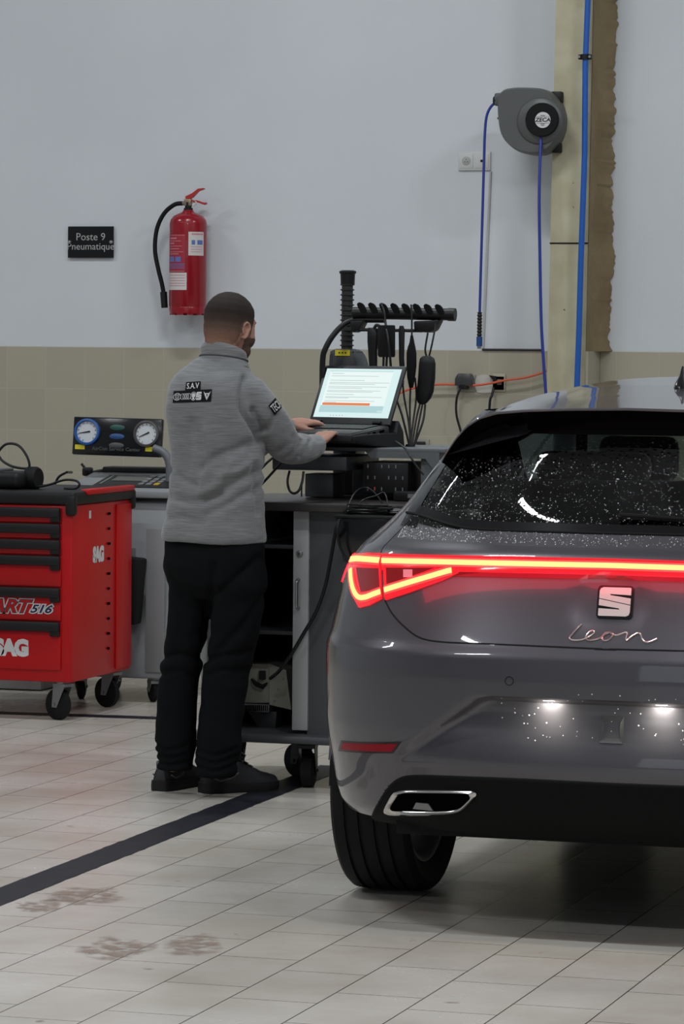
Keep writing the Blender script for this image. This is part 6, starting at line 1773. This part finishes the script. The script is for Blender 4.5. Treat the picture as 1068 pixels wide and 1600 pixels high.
for k in range(3):
    fold([(240, 1165+k*13), (262, 1172+k*12), (290, 1166+k*13)], .008, -.005); fold([(310, 1168+k*13), (335, 1176+k*12), (370, 1166+k*13)], .008, -.005)
def trd(co, n):
    d = swd(co, n); z = co.z
    d += .006*noise.noise(Vector((co.x*7, co.y*7, z*16)))
    return d
remesh('trousers', tr, .0075, M['trouser'], man, 5, .5, trd)
# ------------------------------------------------------------------ shoes
M['shoe'] = mat('black_shoe_mesh', (.020, .020, .022), .7, bump=(260, .5)); M['sole'] = mat('black_shoe_sole', (.011, .011, .012), .6, spec=.3)
M['shoetrim'] = mat('shoe_grey_trim', (.09, .092, .095), .5); M['lace'] = mat('dark_grey_lace', (.05, .05, .052), .7)
def shoe(heel, yaw, ln=.295):
    T = Matrix.Translation(heel) @ Matrix.Rotation(yaw, 4, 'Z')       # y towards the toe
    h = empty('shoe'); h.parent = man
    sec = [(.0, .026, .060), (.02, .034, .072), (.06, .037, .080), (.10, .037, .084), (.14, .040, .080), (.18, .045, .062), (.22, .048, .044), (.25, .045, .036), (.275, .034, .028), (ln, .016, .018)]
    rg = []
    for y, w_, hh in sec:
        off = .006*math.sin(PI*y/ln)
        rg.append([T @ Vector((off+w_*math.copysign(abs(math.cos(t))**.8, math.cos(t))*(1-.18*max(0, math.sin(t))), y, .022+max(0, math.sin(t))**.75*hh+min(0, math.sin(t))*.008)) for t in [2*PI*k/28 for k in range(28)]])
    u = MB(); u.loft(rg); up_ = u.build('shoe_upper', M['shoe'], h, smooth=60)
    rg = []
    for y, w_, hh in [(-.008, .024, 0), (.0, .033, 0)]+[(y, w_+.006, 0) for y, w_, _ in sec[1:]]+[(ln+.008, .012, 0)]:
        off = .006*math.sin(PI*max(0, y)/ln); zt_ = .030+.006*(y < .08); zb_2 = .0005+max(0, y-.23)*.14
        rg.append([T @ Vector(p) for p in ((off-w_, y, zb_2), (off+w_, y, zb_2), (off+w_*1.03, y, zt_*.5), (off+w_*.97, y, zt_), (off-w_*.97, y, zt_), (off-w_*1.03, y, zt_*.5))])
    MB().loft(rg).build('shoe_sole', M['sole'], h, smooth=45)
    # ankle collar and tongue
    a = MB(); a.loft([[T @ Vector((.034*s_*math.cos(t), .050+.040*s_*math.sin(t), z)) for t in [2*PI*k/24 for k in range(24)]] for s_, z in ((1.0, .070), (1.06, .092), (1.0, .100), (.88, .098), (.85, .075))], cap=False)
    a.build('shoe_collar', M['shoetrim'], h, smooth=60)
    MB().loft([[T @ Vector((x, y+x*x*2, z)) for x in (-.022, -.008, .008, .022)] for y, z in ((.19, .074), (.165, .092), (.142, .112), (.132, .130))], closed=False, cap=False).build('shoe_tongue', M['shoe'], h)
    for i in range(4):
        y = .142+i*.019; z = .113-i*.0125
        MB().tube([T @ Vector((x, y+(.006 if k % 2 else 0), z-abs(x)*.35)) for k, x in enumerate((-.026, -.013, 0, .013, .026))], .0028, 6).build('lace', M['lace'], h)
    for s_ in (-1, 1):
        MB().tube([T @ Vector(p) for p in ((0, .145, .116), (s_*.016, .140, .136), (s_*.036, .146, .128), (s_*.020, .150, .118), (0, .145, .116))], .0022, 6).build('lace_bow', M['lace'], h)
        MB().tube([T @ Vector((s_*.037, y, z)) for y, z in ((.02, .055), (.05, .042), (.09, .050), (.12, .068))], .003, 6).build('shoe_stripe', M['shoetrim'], h)
    return h
def ground(px, py):
    p = at(px, py, Z=0); q = MR.inverted() @ p; q.y -= 0; q.z = 0; return q
shoe(ground(317, 1239), -math.radians(61), .285); shoe(ground(249, 1236), -math.radians(27), .28)
# ------------------------------------------------------------------ badges, laid on the cloth
dg = bpy.context.evaluated_depsgraph_get()
bvh = BVHTree.FromPolygons([v.co.copy() for v in pull.data.vertices], [tuple(p.vertices) for p in pull.data.polygons])
ci_ = MR.inverted() @ EYE
def stick(px, py, lift=.0022):
    """point of the pullover seen at this place of the picture, lifted off the cloth"""
    p = W(px, py); d = (p-ci_).normalized(); h, n, i, dist = bvh.ray_cast(ci_, d)
    if h is None: h, n, i, dist = bvh.find_nearest(p)
    return h-d*lift
def badge_poly(pts, name, mt, parent, lift=.0025, step=4, thick=1.5):
    V, F = drape([(a, -b) for a, b in pts], lambda a, b, t: stick(a, -b, lift), step)
    return MB().add(V, F).build(name, mt, parent, smooth=60)
M['badge'] = mat('badge_black', (.008, .008, .009), .8, spec=.15); M['badgew'] = mat('badge_white', (.60, .60, .60), .7)
b1 = badge_poly([(290.5, 597), (313.5, 595.5), (313, 609), (289, 610)], 'back_badge', M['badge'], man)
b2 = badge_poly([(271, 611), (331, 608), (329.5, 627.5), (269.5, 629.5)], 'back_badge', M['badge'], man)
def quadmap(q):
    """unit square (x right, y up) to the quad q given as TL TR BR BL"""
    def f(u, v): 
        t = Vector(q[0]).lerp(Vector(q[1]), u); b = Vector(q[3]).lerp(Vector(q[2]), u); return t.lerp(b, 1-v)
    return f
def btext(txt, q, name, parent, bold=.0, lift=.004, fit=True):
    v, f = text_mesh(txt, 1.0, 0, bold=bold, align='LEFT'); xs = [a.x for a in v]; ys = [a.y for a in v]; x0, x1, y0, y1 = min(xs), max(xs), min(ys), max(ys); g = quadmap(q)
    V = []
    for a in v: p = g((a.x-x0)/(x1-x0), (a.y-y0)/(y1-y0)); V.append(stick(p.x, p.y, lift))
    return MB().add(V, f).build(name, M['badgew'], parent, smooth=0)
btext('S.A.V', [(292, 598.7), (311, 597.5), (310.5, 606.5), (291.5, 607.7)], 'badge_lettering', b1, .012)
g2 = quadmap([(271, 611), (331, 608), (329.5, 627.5), (269.5, 629.5)])
def stroke(pts, w_, parent=b2, name='badge_mark', closed=False):
    """line of width w_ (badge heights) in badge units: u 0..1 across, v 0..1 up; aspect 3.1"""
    P = [Vector((a*3.1, b, 0)) for a, b in pts]; V = []; n = len(P); F = []
    for i, p in enumerate(P):
        a = P[(i-1) % n] if closed or i else P[i]; b = P[(i+1) % n] if closed or i < n-1 else P[i]
        t = (b-a).normalized(); nn = Vector((-t.y, t.x, 0))*w_/2
        for q in (p+nn, p-nn): r = g2(q.x/3.1, q.y); V.append(stick(r.x, r.y, .004))
    for i in range(n if closed else n-1): j = (i+1) % n; F.append((2*i, 2*i+1, 2*j+1, 2*j))
    return MB().add(V, F).build(name, M['badgew'], parent, smooth=0)
def fill(pts, mt=None, lift=.004):
    V = []; 
    for a, b in pts: r = g2(a, b); V.append(stick(r.x, r.y, lift))
    return MB().add(V, [tuple(range(len(V)))]).build('badge_mark', mt or M['badgew'], b2, smooth=0)
def circ(cx, cy, r, n=20, ry=None): return [(cx+r/3.1*math.cos(2*PI*k/n), cy+(ry or r)*math.sin(2*PI*k/n)) for k in range(n)]
stroke(circ(.105, .5, .29), .045, closed=True)
stroke([(.055, .68), (.085, .25), (.105, .52), (.125, .25), (.155, .68)], .055); stroke([(.075, .74), (.105, .55), (.135, .74)], .05)
for k in range(4): stroke(circ(.245+k*.056, .5, .155, 16, .24), .035, closed=True)
stroke(circ(.530, .5, .22, 20, .34), .04, closed=True); fill(circ(.530, .56, .15, 10, .2)); fill([(.50, .22), (.56, .22), (.54, .5), (.515, .5)])
for P_ in (Stop, Sbot): fill([(.670+.066*a_/W_, .5+.33*b_/H_) for a_, b_ in P_])
fill([(.785, .86), (.83, .70), (.93, .70), (.975, .86), (.93, .45), (.88, .14), (.83, .45)]); fill([(.86, .62), (.90, .62), (.88, .36)], M['badge'], .0052)
b3 = badge_poly([(419, 634), (431, 620), (438, 628), (440, 637), (429, 649)], 'sleeve_badge', M['badge'], man, .003, 2.5)
btext('TECH', [(421.5, 635), (434, 622.5), (441, 633.5), (428.5, 645.5)], 'badge_lettering', b3, .01, .0045)
